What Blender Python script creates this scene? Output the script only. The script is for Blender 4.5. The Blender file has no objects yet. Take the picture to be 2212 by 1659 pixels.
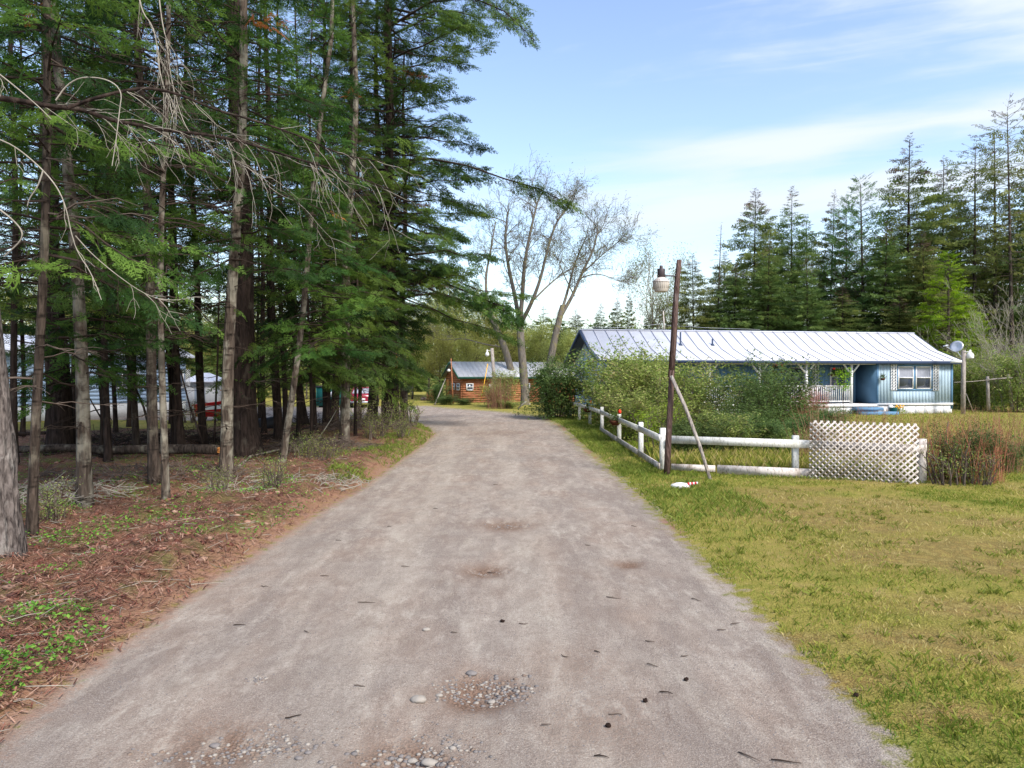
import bpy, math, random
import numpy as np
from mathutils import Vector, Matrix

# ------------------------------------------------------------------ camera, world, sun, exposure
F, CX, HY, CH = 1494.0, 1105.5, 812.0, 2.2      # focal length / centre / horizon of the photo (2211 px wide), eye height
R = math.radians
scn = bpy.context.scene
cam_d = bpy.data.cameras.new("camera"); cam = bpy.data.objects.new("camera", cam_d)
scn.collection.objects.link(cam); scn.camera = cam
cam.location = (0, 0, CH); cam_d.sensor_width = 36; cam_d.lens = 36*F/2211
cam.rotation_euler = (R(90)-math.atan((829.5-HY)/F), 0, 0)
cam_d.clip_end = 6000; cam_d.clip_start = .05

SUN_EL, SUN_AZ = 44, 142        # sun high, behind the camera to the right (azimuth clockwise from +Y)
world = bpy.data.worlds.new("World"); scn.world = world; world.use_nodes = True
def build_world():
    nt = world.node_tree; nt.nodes.clear(); L = nt.links.new
    def nd(t, **k):
        n = nt.nodes.new(t)
        for a, b in k.items(): setattr(n, a, b)
        return n
    def mth(op, a, b=None, c=None):
        n = nd('ShaderNodeMath', operation=op)
        for i, v in enumerate((a, b, c)):
            if v is None: continue
            if isinstance(v, (int, float)): n.inputs[i].default_value = v
            else: L(v, n.inputs[i])
        return n.outputs[0]
    out = nd('ShaderNodeOutputWorld'); bg = nd('ShaderNodeBackground'); bg.inputs[1].default_value = .15
    sky = nd('ShaderNodeTexSky', sky_type='NISHITA'); sky.sun_disc = False
    sky.sun_elevation = R(SUN_EL); sky.sun_rotation = R(SUN_AZ); sky.air_density = 1.25; sky.dust_density = 1.0; sky.ozone_density = 2.0
    tc = nd('ShaderNodeTexCoord'); sp = nd('ShaderNodeSeparateXYZ'); L(tc.outputs['Generated'], sp.inputs[0])
    ay = mth('MAXIMUM', mth('ABSOLUTE', sp.outputs[1]), .12)
    u = mth('DIVIDE', sp.outputs[0], ay); v = mth('DIVIDE', sp.outputs[2], ay)
    cb = nd('ShaderNodeCombineXYZ'); L(u, cb.inputs[0])
    tilt = mth('SUBTRACT', v, mth('MULTIPLY', u, .13)); L(tilt, cb.inputs[1])
    mp = nd('ShaderNodeMapping'); mp.inputs['Scale'].default_value = (1.5, 6.5, 1); mp.inputs['Location'].default_value = (3.1, .62, 0); L(cb.outputs[0], mp.inputs[0])
    nz = nd('ShaderNodeTexNoise'); nz.inputs['Scale'].default_value = 1.0; nz.inputs['Detail'].default_value = 9; nz.inputs['Roughness'].default_value = .55; nz.inputs['Distortion'].default_value = .5
    L(mp.outputs[0], nz.inputs[0])
    mp2 = nd('ShaderNodeMapping'); mp2.inputs['Scale'].default_value = (4, 34, 1); L(cb.outputs[0], mp2.inputs[0])
    nz2 = nd('ShaderNodeTexNoise'); nz2.inputs['Scale'].default_value = 1.0; nz2.inputs['Detail'].default_value = 8; nz2.inputs['Distortion'].default_value = .8; L(mp2.outputs[0], nz2.inputs[0])
    n = mth('ADD', nz.outputs['Fac'], mth('MULTIPLY', mth('SUBTRACT', nz2.outputs['Fac'], .5), .42))
    low = mth('MULTIPLY', mth('SUBTRACT', .16, tilt), 1.1)              # whiter towards the horizon
    # two wispy bands and the veil at the upper right
    def band(c, w, a): return mth('MULTIPLY', mth('MAXIMUM', mth('SUBTRACT', 1, mth('ABSOLUTE', mth('DIVIDE', mth('SUBTRACT', tilt, c), w))), 0), a)
    b1 = mth('MULTIPLY', band(.285, .045, .55), mth('MINIMUM', mth('MAXIMUM', mth('MULTIPLY', mth('SUBTRACT', u, .05), 2.6), 0), 1))
    b2 = mth('MULTIPLY', band(.205, .05, .42), mth('MINIMUM', mth('MAXIMUM', mth('MULTIPLY', mth('SUBTRACT', u, .0), 4), 0), 1))
    b3 = mth('MULTIPLY', mth('MAXIMUM', mth('SUBTRACT', u, .30), 0), mth('MAXIMUM', mth('MULTIPLY', mth('SUBTRACT', v, .36), 5.5), 0))
    tot = mth('ADD', mth('ADD', n, mth('MAXIMUM', low, -.06)), mth('ADD', b1, mth('ADD', b2, b3)))
    rp = nd('ShaderNodeMapRange'); rp.inputs['From Min'].default_value = .43; rp.inputs['From Max'].default_value = .90; rp.clamp = True; rp.interpolation_type = 'SMOOTHSTEP'; L(tot, rp.inputs[0])
    hsv = nd('ShaderNodeHueSaturation'); hsv.inputs['Saturation'].default_value = SKY_SAT; hsv.inputs['Value'].default_value = SKY_VAL; hsv.inputs['Hue'].default_value = .507; L(sky.outputs[0], hsv.inputs['Color'])
    mx = nd('ShaderNodeMix', data_type='RGBA'); L(mth('MULTIPLY', rp.outputs[0], .93), mx.inputs[0]); L(hsv.outputs[0], mx.inputs[6]); mx.inputs[7].default_value = CLOUD
    L(mx.outputs[2], bg.inputs[0]); L(bg.outputs[0], out.inputs[0])
SKY_SAT, SKY_VAL, CLOUD = .97, .88, (2.85, 3.1, 3.4, 1)
build_world()
sd = bpy.data.lights.new("sun", 'SUN'); sun = bpy.data.objects.new("sun", sd); scn.collection.objects.link(sun)
sd.energy = 2.7; sd.angle = R(14); sd.color = (1, .96, .9)
_d = Vector((math.sin(R(SUN_AZ))*math.cos(R(SUN_EL)), math.cos(R(SUN_AZ))*math.cos(R(SUN_EL)), math.sin(R(SUN_EL))))
sun.rotation_euler = _d.to_track_quat('Z', 'Y').to_euler(); sun.location = (0, 0, 60)
scn.view_settings.view_transform = 'Standard'; scn.view_settings.look = 'None'; scn.view_settings.exposure = 1.12; scn.view_settings.gamma = 1

# ------------------------------------------------------------------ helpers
def W(x, y, Y): return np.array(((x-CX)/F*Y, Y, CH+(HY-y)/F*Y))      # photo pixel at a depth -> place
def GP(x, y): Y = F*CH/(y-HY); return ((x-CX)/F*Y, Y)                 # photo pixel on the ground -> place
def lin(r, g, b):
    f = lambda c: ((c/255+.055)/1.055)**2.4 if c > 10 else c/255/12.92
    return (f(r), f(g), f(b), 1)
def _h(ix, iy, s):
    n = (ix.astype(np.int64)*374761393+iy.astype(np.int64)*668265263+s*974711) & 0x7fffffff
    n = ((n ^ (n >> 13))*1274126177) & 0x7fffffff
    return ((n ^ (n >> 16)) & 0xffff)/65535.
def vn(x, y, s=0):
    x = np.asarray(x, float); y = np.asarray(y, float)
    ix, iy = np.floor(x), np.floor(y); fx, fy = x-ix, y-iy
    fx = fx*fx*(3-2*fx); fy = fy*fy*(3-2*fy)
    return (_h(ix, iy, s)*(1-fx)+_h(ix+1, iy, s)*fx)*(1-fy)+(_h(ix, iy+1, s)*(1-fx)+_h(ix+1, iy+1, s)*fx)*fy
def fbm(x, y, s=0, o=4):
    t, a = 0, .5
    for i in range(o): t = t+a*vn(x*2**i, y*2**i, s+i*7); a *= .5
    return t
def sdist(px, py, poly):
    """signed distance to a polygon, positive inside"""
    px = np.asarray(px, float); py = np.asarray(py, float)
    d = np.full(px.shape, 1e9); ins = np.zeros(px.shape, bool); n = len(poly)
    for i in range(n):
        ax, ay = poly[i]; bx, by = poly[(i+1) % n]
        ex, ey = bx-ax, by-ay; wx, wy = px-ax, py-ay
        t = np.clip((wx*ex+wy*ey)/(ex*ex+ey*ey+1e-12), 0, 1)
        d = np.minimum(d, np.hypot(wx-ex*t, wy-ey*t))
        c = ((ay > py) != (by > py)) & (px < (bx-ax)*(py-ay)/((by-ay)+1e-12)+ax); ins ^= c
    return np.where(ins, d, -d)

class Geo:
    def __init__(s): s.V, s.L, s.C, s.M, s.A, s.n = [], [], [], [], [], 0
    def add(s, v, f, m=0, a=.5):
        """v (n,3); f (k,c) indices; m material slot; a scalar or per-vertex value"""
        v = np.asarray(v, float).reshape(-1, 3)
        if isinstance(f, list) and len({len(q) for q in f}) > 1:
            for i, k in enumerate(sorted({len(q) for q in f})):
                ff = np.array([q for q in f if len(q) == k], np.int64)
                if i == 0: s.add(v, ff, m, a)
                else: s.L.append((ff+s.n-len(v)).ravel()); s.C.append(np.full(len(ff), k)); s.M.append(np.full(len(ff), m))
            return
        f = np.asarray(f, np.int64)
        if len(f) == 0: return
        s.V.append(v); s.L.append((f+s.n).ravel()); s.C.append(np.full(len(f), f.shape[1])); s.M.append(np.full(len(f), m))
        s.A.append(np.full(len(v), a) if np.isscalar(a) else np.asarray(a)); s.n += len(v)
    def box(s, x0, x1, y0, y1, z0, z1, m=0, T=None, a=.5):
        v = np.array([(x, y, z) for z in (z0, z1) for y in (y0, y1) for x in (x0, x1)], float)
        if T is not None: v = v@T[:3, :3].T+T[:3, 3]
        s.add(v, [(0, 2, 3, 1), (4, 5, 7, 6), (0, 1, 5, 4), (1, 3, 7, 5), (3, 2, 6, 7), (2, 0, 4, 6)], m, a)
    def beam(s, p, q, w, h, m=0, up=(0, 0, 1), a=.5):
        p, q = np.array(p, float), np.array(q, float); d = q-p; l = np.linalg.norm(d); d /= l
        sx = np.cross(d, up); sx /= np.linalg.norm(sx)+1e-9; sz = np.cross(sx, d)
        T = np.eye(4); T[:3, 0], T[:3, 1], T[:3, 2], T[:3, 3] = d, sx, sz, p
        s.box(0, l, -w/2, w/2, -h/2, h/2, m, T, a)
    def tube(s, P, rad, k=6, m=0, a=.5, cap=True, rough=0, seed=0):
        P = np.asarray(P, float); n = len(P); rad = np.broadcast_to(np.asarray(rad, float), (n,))
        t = np.gradient(P, axis=0); t /= np.linalg.norm(t, axis=1)[:, None]+1e-9
        ref = np.array((1., 0, 0)) if abs(t[:, 0]).mean() < .8 else np.array((0, 1., 0))
        u = np.cross(t, ref); u /= np.linalg.norm(u, axis=1)[:, None]+1e-9; w = np.cross(t, u)
        th = np.linspace(0, 2*np.pi, k, endpoint=False)
        rr = rad[:, None]*np.ones(k)
        if rough:
            zz = np.arange(n)[:, None]; rr = rr*(1+rough*(2*vn(th*k/6+seed*3.3+0*zz, zz*.35+0*th, seed)-1)+rough*.6*(2*vn(th*k/2.1+0*zz, zz*.21+0*th, seed+5)-1))
        v = P[:, None]+rr[..., None]*(np.cos(th)[None, :, None]*u[:, None]+np.sin(th)[None, :, None]*w[:, None])
        i = np.arange(n-1)[:, None]*k; j = np.arange(k)[None]; j2 = (j+1) % k
        f = np.stack([i+j, i+j2, i+k+j2, i+k+j], -1).reshape(-1, 4)
        s.add(v, f, m, a)
        if cap:
            s.L.append(np.arange(k)[::-1]+s.n-n*k); s.C.append([k]); s.M.append([m])
            s.L.append(np.arange(k)+s.n-k); s.C.append([k]); s.M.append([m])
    def lathe(s, prof, c=(0, 0, 0), k=16, m=0, a=.5, T=None):
        th = np.linspace(0, 2*np.pi, k, endpoint=False); pr = np.array(prof, float)
        v = np.stack([pr[:, 0][:, None]*np.cos(th), pr[:, 0][:, None]*np.sin(th), pr[:, 1][:, None]+0*th], -1).reshape(-1, 3)
        if T is not None: v = v@T[:3, :3].T+T[:3, 3]
        v = v+np.array(c); n = len(pr)
        i = np.arange(n-1)[:, None]*k; j = np.arange(k)[None]; j2 = (j+1) % k
        s.add(v, np.stack([i+j, i+j2, i+k+j2, i+k+j], -1).reshape(-1, 4), m, a)
    def blob(s, c, r, seed=0, m=0, a=.5, k=10, rough=.2):
        """irregular stone"""
        n = k//2+1; ph = np.linspace(0, np.pi, n); th = np.linspace(0, 2*np.pi, k, endpoint=False)
        rr = 1+rough*(2*vn(np.cos(th)[None]*1.5+ph[:, None]+seed, np.sin(th)[None]*1.5+ph[:, None]*1.3, seed)-1)
        v = np.stack([rr*np.sin(ph)[:, None]*np.cos(th)*r[0], rr*np.sin(ph)[:, None]*np.sin(th)*r[1], rr*np.cos(ph)[:, None]*r[2]+0*th], -1).reshape(-1, 3)+np.array(c)
        i = np.arange(n-1)[:, None]*k; j = np.arange(k)[None]; j2 = (j+1) % k
        s.add(v, np.stack([i+j, i+k+j, i+k+j2, i+j2], -1).reshape(-1, 4), m, a)
    def mesh(s, name, mats, smooth=False):
        me = bpy.data.meshes.new(name)
        if s.n:
            V = np.concatenate([v.reshape(-1, 3) for v in s.V]); L = np.concatenate([np.asarray(l).ravel() for l in s.L]); C = np.concatenate([np.asarray(c) for c in s.C])
            me.vertices.add(len(V)); me.vertices.foreach_set('co', V.astype(np.float32).ravel())
            me.loops.add(len(L)); me.loops.foreach_set('vertex_index', L.astype(np.int32))
            me.polygons.add(len(C)); me.polygons.foreach_set('loop_start', np.concatenate([[0], np.cumsum(C)[:-1]]).astype(np.int32))
            me.polygons.foreach_set('material_index', np.concatenate([np.asarray(m) for m in s.M]).astype(np.int32))
            if smooth: me.polygons.foreach_set('use_smooth', np.ones(len(C), bool))
            at = me.attributes.new('v', 'FLOAT', 'POINT'); at.data.foreach_set('value', np.concatenate(s.A).astype(np.float32))
            me.update(calc_edges=True)
        for m in (mats if isinstance(mats, (list, tuple)) else [mats]): me.materials.append(m)
        return me
COL = scn.collection
def link(name, me, parent=None, loc=None):
    o = bpy.data.objects.new(name, me); COL.objects.link(o)
    if parent: o.parent = parent
    if loc is not None: o.location = loc
    return o
def obj(name, g, mats, parent=None, smooth=False, loc=None): return link(name, g.mesh(name, mats, smooth), parent, loc)
def tag(o, label=None, cat=None, group=None, kind=None):
    if label: o['label'] = label
    if cat: o['category'] = cat
    if group: o['group'] = group
    if kind: o['kind'] = kind
    return o
def thing(name, label, cat, loc=(0, 0, 0), rz=0, group=None):
    o = bpy.data.objects.new(name, None); COL.objects.link(o); o.location = loc; o.rotation_euler = (0, 0, rz); o.empty_display_size = .2
    return tag(o, label, cat, group)
def copy_tree(o, parent=None):
    c = o.copy(); COL.objects.link(c); c.parent = parent
    for ch in list(o.children): copy_tree(ch, c)
    return c

# ------------------------------------------------------------------ materials
class NT:
    def __init__(s, name, rough=.8, spec=.25):
        s.m = bpy.data.materials.new(name); s.m.use_nodes = True; s.t = s.m.node_tree; s.b = s.t.nodes['Principled BSDF']
        s.b.inputs['Roughness'].default_value = rough; s.b.inputs['Specular IOR Level'].default_value = spec; s.tc = s.t.nodes.new('ShaderNodeTexCoord').outputs['Object']
    def n(s, t, **k):
        n = s.t.nodes.new(t)
        for a, b in k.items(): setattr(n, a, b)
        return n
    def put(s, sock, v):
        if v is None: return
        if hasattr(v, 'links'): s.t.links.new(v, sock)
        else: sock.default_value = v
    def vec(s, scale=(1, 1, 1), src=None):
        n = s.n('ShaderNodeMapping'); n.inputs['Scale'].default_value = scale; s.put(n.inputs[0], src or s.tc); return n.outputs[0]
    def noise(s, sc, det=4, v=None, dist=0, rough=.55):
        n = s.n('ShaderNodeTexNoise'); n.inputs['Scale'].default_value = sc; n.inputs['Detail'].default_value = det; n.inputs['Distortion'].default_value = dist; n.inputs['Roughness'].default_value = rough
        s.put(n.inputs['Vector'], v or s.tc); return n.outputs['Fac']
    def vor(s, sc, v=None, out='Distance', feat='F1'):
        n = s.n('ShaderNodeTexVoronoi', feature=feat); n.inputs['Scale'].default_value = sc; s.put(n.inputs['Vector'], v or s.tc); return n.outputs[out]
    def ramp(s, f, pts):
        n = s.n('ShaderNodeValToRGB'); e = n.color_ramp.elements
        while len(e) < len(pts): e.new(.5)
        for i, (p, c) in enumerate(pts): e[i].position = p; e[i].color = c if isinstance(c, tuple) else (c, c, c, 1)
        s.put(n.inputs[0], f); return n.outputs[0]
    def mix(s, f, a, b, mode='MIX'):
        n = s.n('ShaderNodeMix', data_type='RGBA', blend_type=mode); s.put(n.inputs[0], f); s.put(n.inputs[6], a); s.put(n.inputs[7], b); return n.outputs[2]
    def math(s, op, a, b=None, clamp=False):
        n = s.n('ShaderNodeMath', operation=op, use_clamp=clamp); s.put(n.inputs[0], a); s.put(n.inputs[1], b); return n.outputs[0]
    def attr(s, name): n = s.n('ShaderNodeAttribute', attribute_name=name); return n.outputs['Fac']
    def rnd(s): return s.n('ShaderNodeObjectInfo').outputs['Random']
    def bump(s, h, st=.5, d=.02):
        n = s.n('ShaderNodeBump'); n.inputs['Strength'].default_value = st; n.inputs['Distance'].default_value = d; s.put(n.inputs['Height'], h); s.put(s.b.inputs['Normal'], n.outputs[0])
    def col(s, c): s.put(s.b.inputs['Base Color'], c); return s.m
def plain(name, c, rough=.6, spec=.3, var=.12, sc=6, metal=0, bump=.15):
    k = NT(name, rough, spec); k.b.inputs['Metallic'].default_value = metal
    f = k.noise(sc, 5); d = tuple(x*(1-var) for x in c[:3])+(1,); e = tuple(min(1, x*(1+var)) for x in c[:3])+(1,)
    if bump: k.bump(k.noise(sc*6, 4), bump, .004)
    return k.col(k.ramp(f, [(.3, d), (.7, e)]))
def leafmat(name, cols, trans=.35, tint=.25):
    """needles or leaves: colour by the per-spray value, a little by the tree"""
    k = NT(name, .6, .25); n = len(cols)
    c = k.ramp(k.attr('v'), [(i/(n-1), q) for i, q in enumerate(cols)])
    hs = k.n('ShaderNodeHueSaturation'); k.put(hs.inputs['Color'], c)
    k.put(hs.inputs['Value'], k.math('ADD', k.math('MULTIPLY', k.rnd(), tint), 1-tint/2)); k.put(hs.inputs['Hue'], k.math('ADD', k.math('MULTIPLY', k.rnd(), .03), .485))
    k.put(k.b.inputs['Base Color'], hs.outputs[0])
    tr = k.n('ShaderNodeBsdfTranslucent'); k.put(tr.inputs[0], hs.outputs[0]); ms = k.n('ShaderNodeMixShader'); ms.inputs[0].default_value = trans
    k.t.links.new(k.b.outputs[0], ms.inputs[1]); k.t.links.new(tr.outputs[0], ms.inputs[2]); k.t.links.new(ms.outputs[0], k.t.nodes['Material Output'].inputs[0])
    return k.m
def barkmat(name, dark, light, pale, pal=.5, furrow=14, bands=False, zs=.16):
    k = NT(name, .95, .1)
    v = k.vec((1, 1, zs)); f = k.noise(furrow, 6, v, .6); vo = k.vor(furrow*1.4, k.vec((1, 1, .22)))
    base = k.ramp(f, [(.3, dark), (.68, light)])
    li = k.ramp(k.noise(3.2, 6, k.vec((1, 1, .7)), .4), [(pal, 0.), (pal+.12, 1.)])
    c = k.mix(k.math('MULTIPLY', li, .75), base, pale)
    if bands:
        bn = k.ramp(k.noise(2.2, 3, k.vec((.5, .5, 4.5))), [(.38, 1.), (.46, 0.)])
        c = k.mix(k.math('MULTIPLY', bn, k.ramp(k.noise(7, 5, None, .5), [(.42, 0.), (.62, .85)])), c, tuple(x*.35 for x in dark[:3])+(1,))
    k.bump(k.math('ADD', f, vo), .9, .03); return k.col(c)
M = {}
M['bark_dark'] = barkmat('bark_dark', lin(26, 21, 19), lin(66, 54, 48), lin(90, 82, 72), .58)
M['bark_grey'] = barkmat('bark_grey', lin(40, 34, 30), lin(86, 74, 66), lin(122, 114, 100), .52, 18, True)
M['bark_pale'] = barkmat('bark_pale', lin(48, 40, 35), lin(98, 86, 76), lin(142, 136, 122), .47, 16, True)
M['bark_near'] = barkmat('bark_near', lin(54, 47, 45), lin(126, 116, 111), lin(166, 160, 154), .57, 20, zs=.34)
M['bark_decid'] = barkmat('bark_decid', lin(84, 78, 72), lin(124, 116, 108), lin(128, 120, 82), .52, 12)
M['twig'] = plain('twig', lin(96, 84, 76), .9, .1, .3, 8, bump=0)
M['twig_pale'] = plain('twig_pale', lin(150, 142, 130), .9, .1, .25, 8, bump=0)
M['twig_dark'] = plain('twig_dark', lin(58, 48, 42), .9, .1, .3, 8, bump=0)
M['fir'] = leafmat('fir_needles', [lin(38, 60, 30), lin(56, 84, 36), lin(80, 108, 44), lin(112, 138, 58), lin(176, 100, 54)], .45)
M['spruce'] = leafmat('spruce_needles', [lin(80, 94, 50), lin(104, 116, 58), lin(128, 134, 70), lin(150, 148, 86)], .45)
M['spruce_green'] = leafmat('spruce_green_needles', [lin(66, 88, 46), lin(90, 114, 56), lin(116, 136, 70), lin(138, 152, 84)], .45)
M['cone_tip'] = leafmat('cone_laden_top', [lin(78, 60, 54), lin(100, 78, 64), lin(98, 88, 60), lin(106, 100, 70)], .1)
M['pine'] = leafmat('pine_needles', [lin(58, 88, 46), lin(84, 118, 58), lin(110, 142, 76)], .3)
M['cedar'] = leafmat('bright_leaves', [lin(96, 130, 26), lin(134, 164, 34), lin(164, 188, 54)], .5)
M['spring'] = leafmat('spring_leaves', [lin(140, 146, 76), lin(166, 168, 92), lin(186, 186, 116)], .5)
M['decid_leaf'] = leafmat('young_leaves', [lin(110, 124, 60), lin(132, 146, 72), lin(134, 120, 74)], .45)
M['shrub'] = leafmat('shrub_leaves', [lin(74, 92, 42), lin(108, 130, 56), lin(142, 160, 76), lin(168, 170, 104), lin(140, 112, 84)], .4)
M['shrub_dark'] = leafmat('shrub_leaves_dark', [lin(62, 82, 44), lin(84, 108, 54), lin(118, 134, 72)], .4)
M['plant'] = leafmat('ground_leaves', [lin(66, 104, 36), lin(96, 138, 48), lin(134, 168, 70)], .4)
M['grass'] = leafmat('grass_blades', [lin(102, 124, 42), lin(140, 148, 58), lin(174, 164, 86), lin(198, 178, 124)], .4, 0)
M['grass_lush'] = leafmat('lush_grass_blades', [lin(94, 112, 40), lin(124, 138, 54), lin(156, 158, 76)], .45, 0)
M['dry'] = leafmat('dry_canes', [lin(112, 72, 56), lin(140, 100, 76), lin(168, 136, 104), lin(120, 70, 62)], .15)
M['red_cane'] = leafmat('red_canes', [lin(124, 66, 58), lin(150, 84, 70), lin(160, 108, 84)], .1)
M['litter'] = leafmat('needle_litter', [lin(70, 46, 36), lin(112, 72, 54), lin(150, 108, 84), lin(178, 148, 124), lin(84, 58, 46)], .1)
M['white'] = plain('white_paint', lin(218, 216, 216), .75, .2, .10, 5, 0, .5)
M['white_worn'] = plain('worn_white_paint', lin(206, 196, 192), .8, .2, .14, 7)
def weathered(name, c, stain, amt):
    k = NT(name, .8, .2); a = k.ramp(k.noise(3.5, 7, k.vec((1.5, 1.5, .8)), .5, .65), [(.46, 0.), (.66, amt)]); b = k.ramp(k.noise(38, 5, k.vec((1, 1, .35))), [(.54, 0.), (.64, amt)])
    cc = k.mix(a, c, stain); cc = k.mix(b, cc, tuple(x*.6 for x in stain[:3])+(1,)); k.bump(k.noise(30, 5), .3, .004); return k.col(cc)
M['white_fence'] = weathered('weathered_white_fence_paint', lin(214, 212, 208), lin(150, 146, 128), .55)
M['white_worn'] = weathered('worn_white_paint', lin(202, 192, 186), lin(136, 122, 108), .7)
M['roof_white'] = plain('white_metal_roof', lin(206, 207, 216), .5, .4, .08, 1.6, bump=0)
M['seam'] = plain('roof_seam', lin(156, 156, 168), .6, .3, .1, 3, bump=0)
M['blue'] = plain('blue_siding', lin(158, 177, 190), .7, .2, .06, 2)
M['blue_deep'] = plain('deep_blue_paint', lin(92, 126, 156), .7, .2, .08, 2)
M['navy'] = plain('navy_trim', lin(48, 62, 88), .6, .3, .1, 2)
M['pale_blue'] = plain('pale_blue_wall', lin(168, 190, 216), .7, .2, .05, 2)
M['glass'] = plain('window_glass', lin(70, 78, 96), .06, .9, .1, 2, bump=0)
M['curtain'] = plain('curtain', lin(150, 152, 164), .9, .1, .1, 9)
M['black'] = plain('black_rubber', lin(34, 34, 38), .6, .3, .2, 5)
M['pole'] = barkmat('pole_wood', lin(74, 56, 52), lin(108, 88, 82), lin(118, 104, 100), .55, 22)
M['grey_wood'] = barkmat('grey_wood', lin(128, 118, 112), lin(170, 160, 152), lin(180, 174, 166), .6, 22)
M['metal_dark'] = plain('dark_metal', lin(74, 64, 66), .5, .5, .2, 9, .4)
M['metal_grey'] = plain('grey_metal', lin(176, 180, 190), .4, .5, .08, 4, .3)
M['lamp_glass'] = plain('frosted_lamp_shade', lin(178, 168, 156), .3, .5, .08, 20)
M['red'] = plain('red_plastic', lin(200, 24, 40), .45, .4, .1, 3)
M['maroon'] = plain('maroon_car_paint', lin(140, 34, 56), .25, .6, .08, 2)
M['green_metal'] = plain('green_painted_metal', lin(28, 96, 90), .55, .3, .12, 3)
M['green_trim'] = plain('green_trim', lin(46, 84, 68), .6, .3, .1, 3)
M['tin'] = plain('tin_roof', lin(176, 176, 178), .5, .4, .1, 3, .1)
M['yellow'] = plain('yellow_plastic', lin(226, 168, 40), .5, .3, .1, 4)
M['flower_red'] = plain('red_petals', lin(226, 62, 40), .7, .2, .2, 20)
M['basket'] = plain('brown_basket', lin(88, 52, 38), .9, .1, .2, 20)
M['stone_pale'] = plain('pale_stone', lin(146, 138, 130), .8, .2, .12, 14)
M['stone_grey'] = plain('grey_stone', lin(116, 110, 108), .8, .2, .2, 14)
M['stone_brown'] = plain('brown_stone', lin(122, 106, 95), .9, .1, .2, 14)
M['char'] = plain('dark_wood_bits', lin(44, 34, 30), .95, .05, .3, 30)
M['fresh_wood'] = plain('splintered_wood', lin(206, 138, 78), .9, .1, .2, 20)
def logmat():
    k = NT('log_siding', .7, .25); v = k.vec((.6, .6, 9)); f = k.noise(2.6, 6, v, .8)
    k.bump(f, .5, .02); return k.col(k.ramp(f, [(.28, lin(92, 54, 38)), (.5, lin(156, 98, 66)), (.75, lin(188, 134, 96))]))
M['log'] = logmat()

# ------------------------------------------------------------------ ground: heights and zones
ROAD = [GP(*p) for p in [(2160, 1850), (1975, 1659), (1885, 1570), (1800, 1480), (1700, 1392), (1630, 1322), (1560, 1258), (1500, 1194), (1440, 1130), (1372, 1066), (1308, 1010), (1252, 962), (1214, 924), (1172, 902), (1085, 890), (965, 882), (925, 877),
        (700, 879), (300, 880), (-300, 884), (-300, 905), (300, 908), (500, 910), (700, 914), (830, 914), (893, 913), (918, 924), (932, 938), (905, 962), (850, 1000), (770, 1056), (690, 1100), (600, 1158), (450, 1250), (300, 1352), (150, 1462), (0, 1572), (-250, 1760)]]
ROAD = [(7.2, -8), (3.2, 1.0)] + ROAD + [(-4.6, 1.5), (-6, -8)]
FOREST = [GP(*p) for p in [(-250, 1760), (0, 1572), (150, 1462), (300, 1352), (450, 1250), (600, 1158), (690, 1100), (770, 1056), (850, 1000), (905, 962), (932, 938), (918, 924), (893, 913), (830, 914), (700, 918), (560, 928), (300, 934), (-200, 940), (-900, 945)]]
FOREST = [(-6, -8), (-4.6, 1.5)]+FOREST+[(-60, 24), (-40, -8)]
HOLES = [(1035, 1492, .27, .075, 1.7), (860, 1650, .27, .07, 1.6), (470, 1612, .34, .05, 1.1), (600, 1600, .3, .02, .3), (1050, 1232, .26, .045, 1.3), (1095, 1134, .42, .045, 1.1), (1355, 1218, .20, .035, 1.2), (1300, 1560, .5, .008, .55), (1245, 1440, .45, .005, .45), (1070, 935, 1.6, .02, .6), (1000, 915, 1.5, .01, .4)]
HG = [GP(x, y)+(r, d, c) for x, y, r, d, c in HOLES]
def hz(x, y):
    x = np.asarray(x, float); y = np.asarray(y, float)
    r = sdist(x, y, ROAD); fo = sdist(x, y, FOREST)
    near = np.clip(1-(y-60)/40, 0, 1)
    z = .02*(fbm(x*.6, y*.6, 3)-.5)*2*near
    z = z+np.clip(-r, 0, .5)*.10                                   # verge a little above the road
    fm = np.clip(fo/.6, 0, 1)
    z = z+fm*(.36*(fbm(x*.8, y*.8, 11)-.47)+.20*(fbm(x*3.2, y*3.2, 12, 5)-.47)+.11)*near
    z = z+np.clip((-r-.2)/1.5, 0, 1)*(1-fm)*.05*(fbm(x*2.2, y*2.2, 5, 5)-.5)*near
    for hx, hy, hr, hd, _ in HG: z = z-hd*np.exp(-((x-hx)**2+(y-hy)**2*.8)/(hr*hr))
    z = z+np.clip(r, 0, .3)*.05*(fbm(x*5, y*2.5, 8)-.5)*near
    return z
def H(x, y): return float(hz(np.array([x]), np.array([y]))[0])

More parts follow.
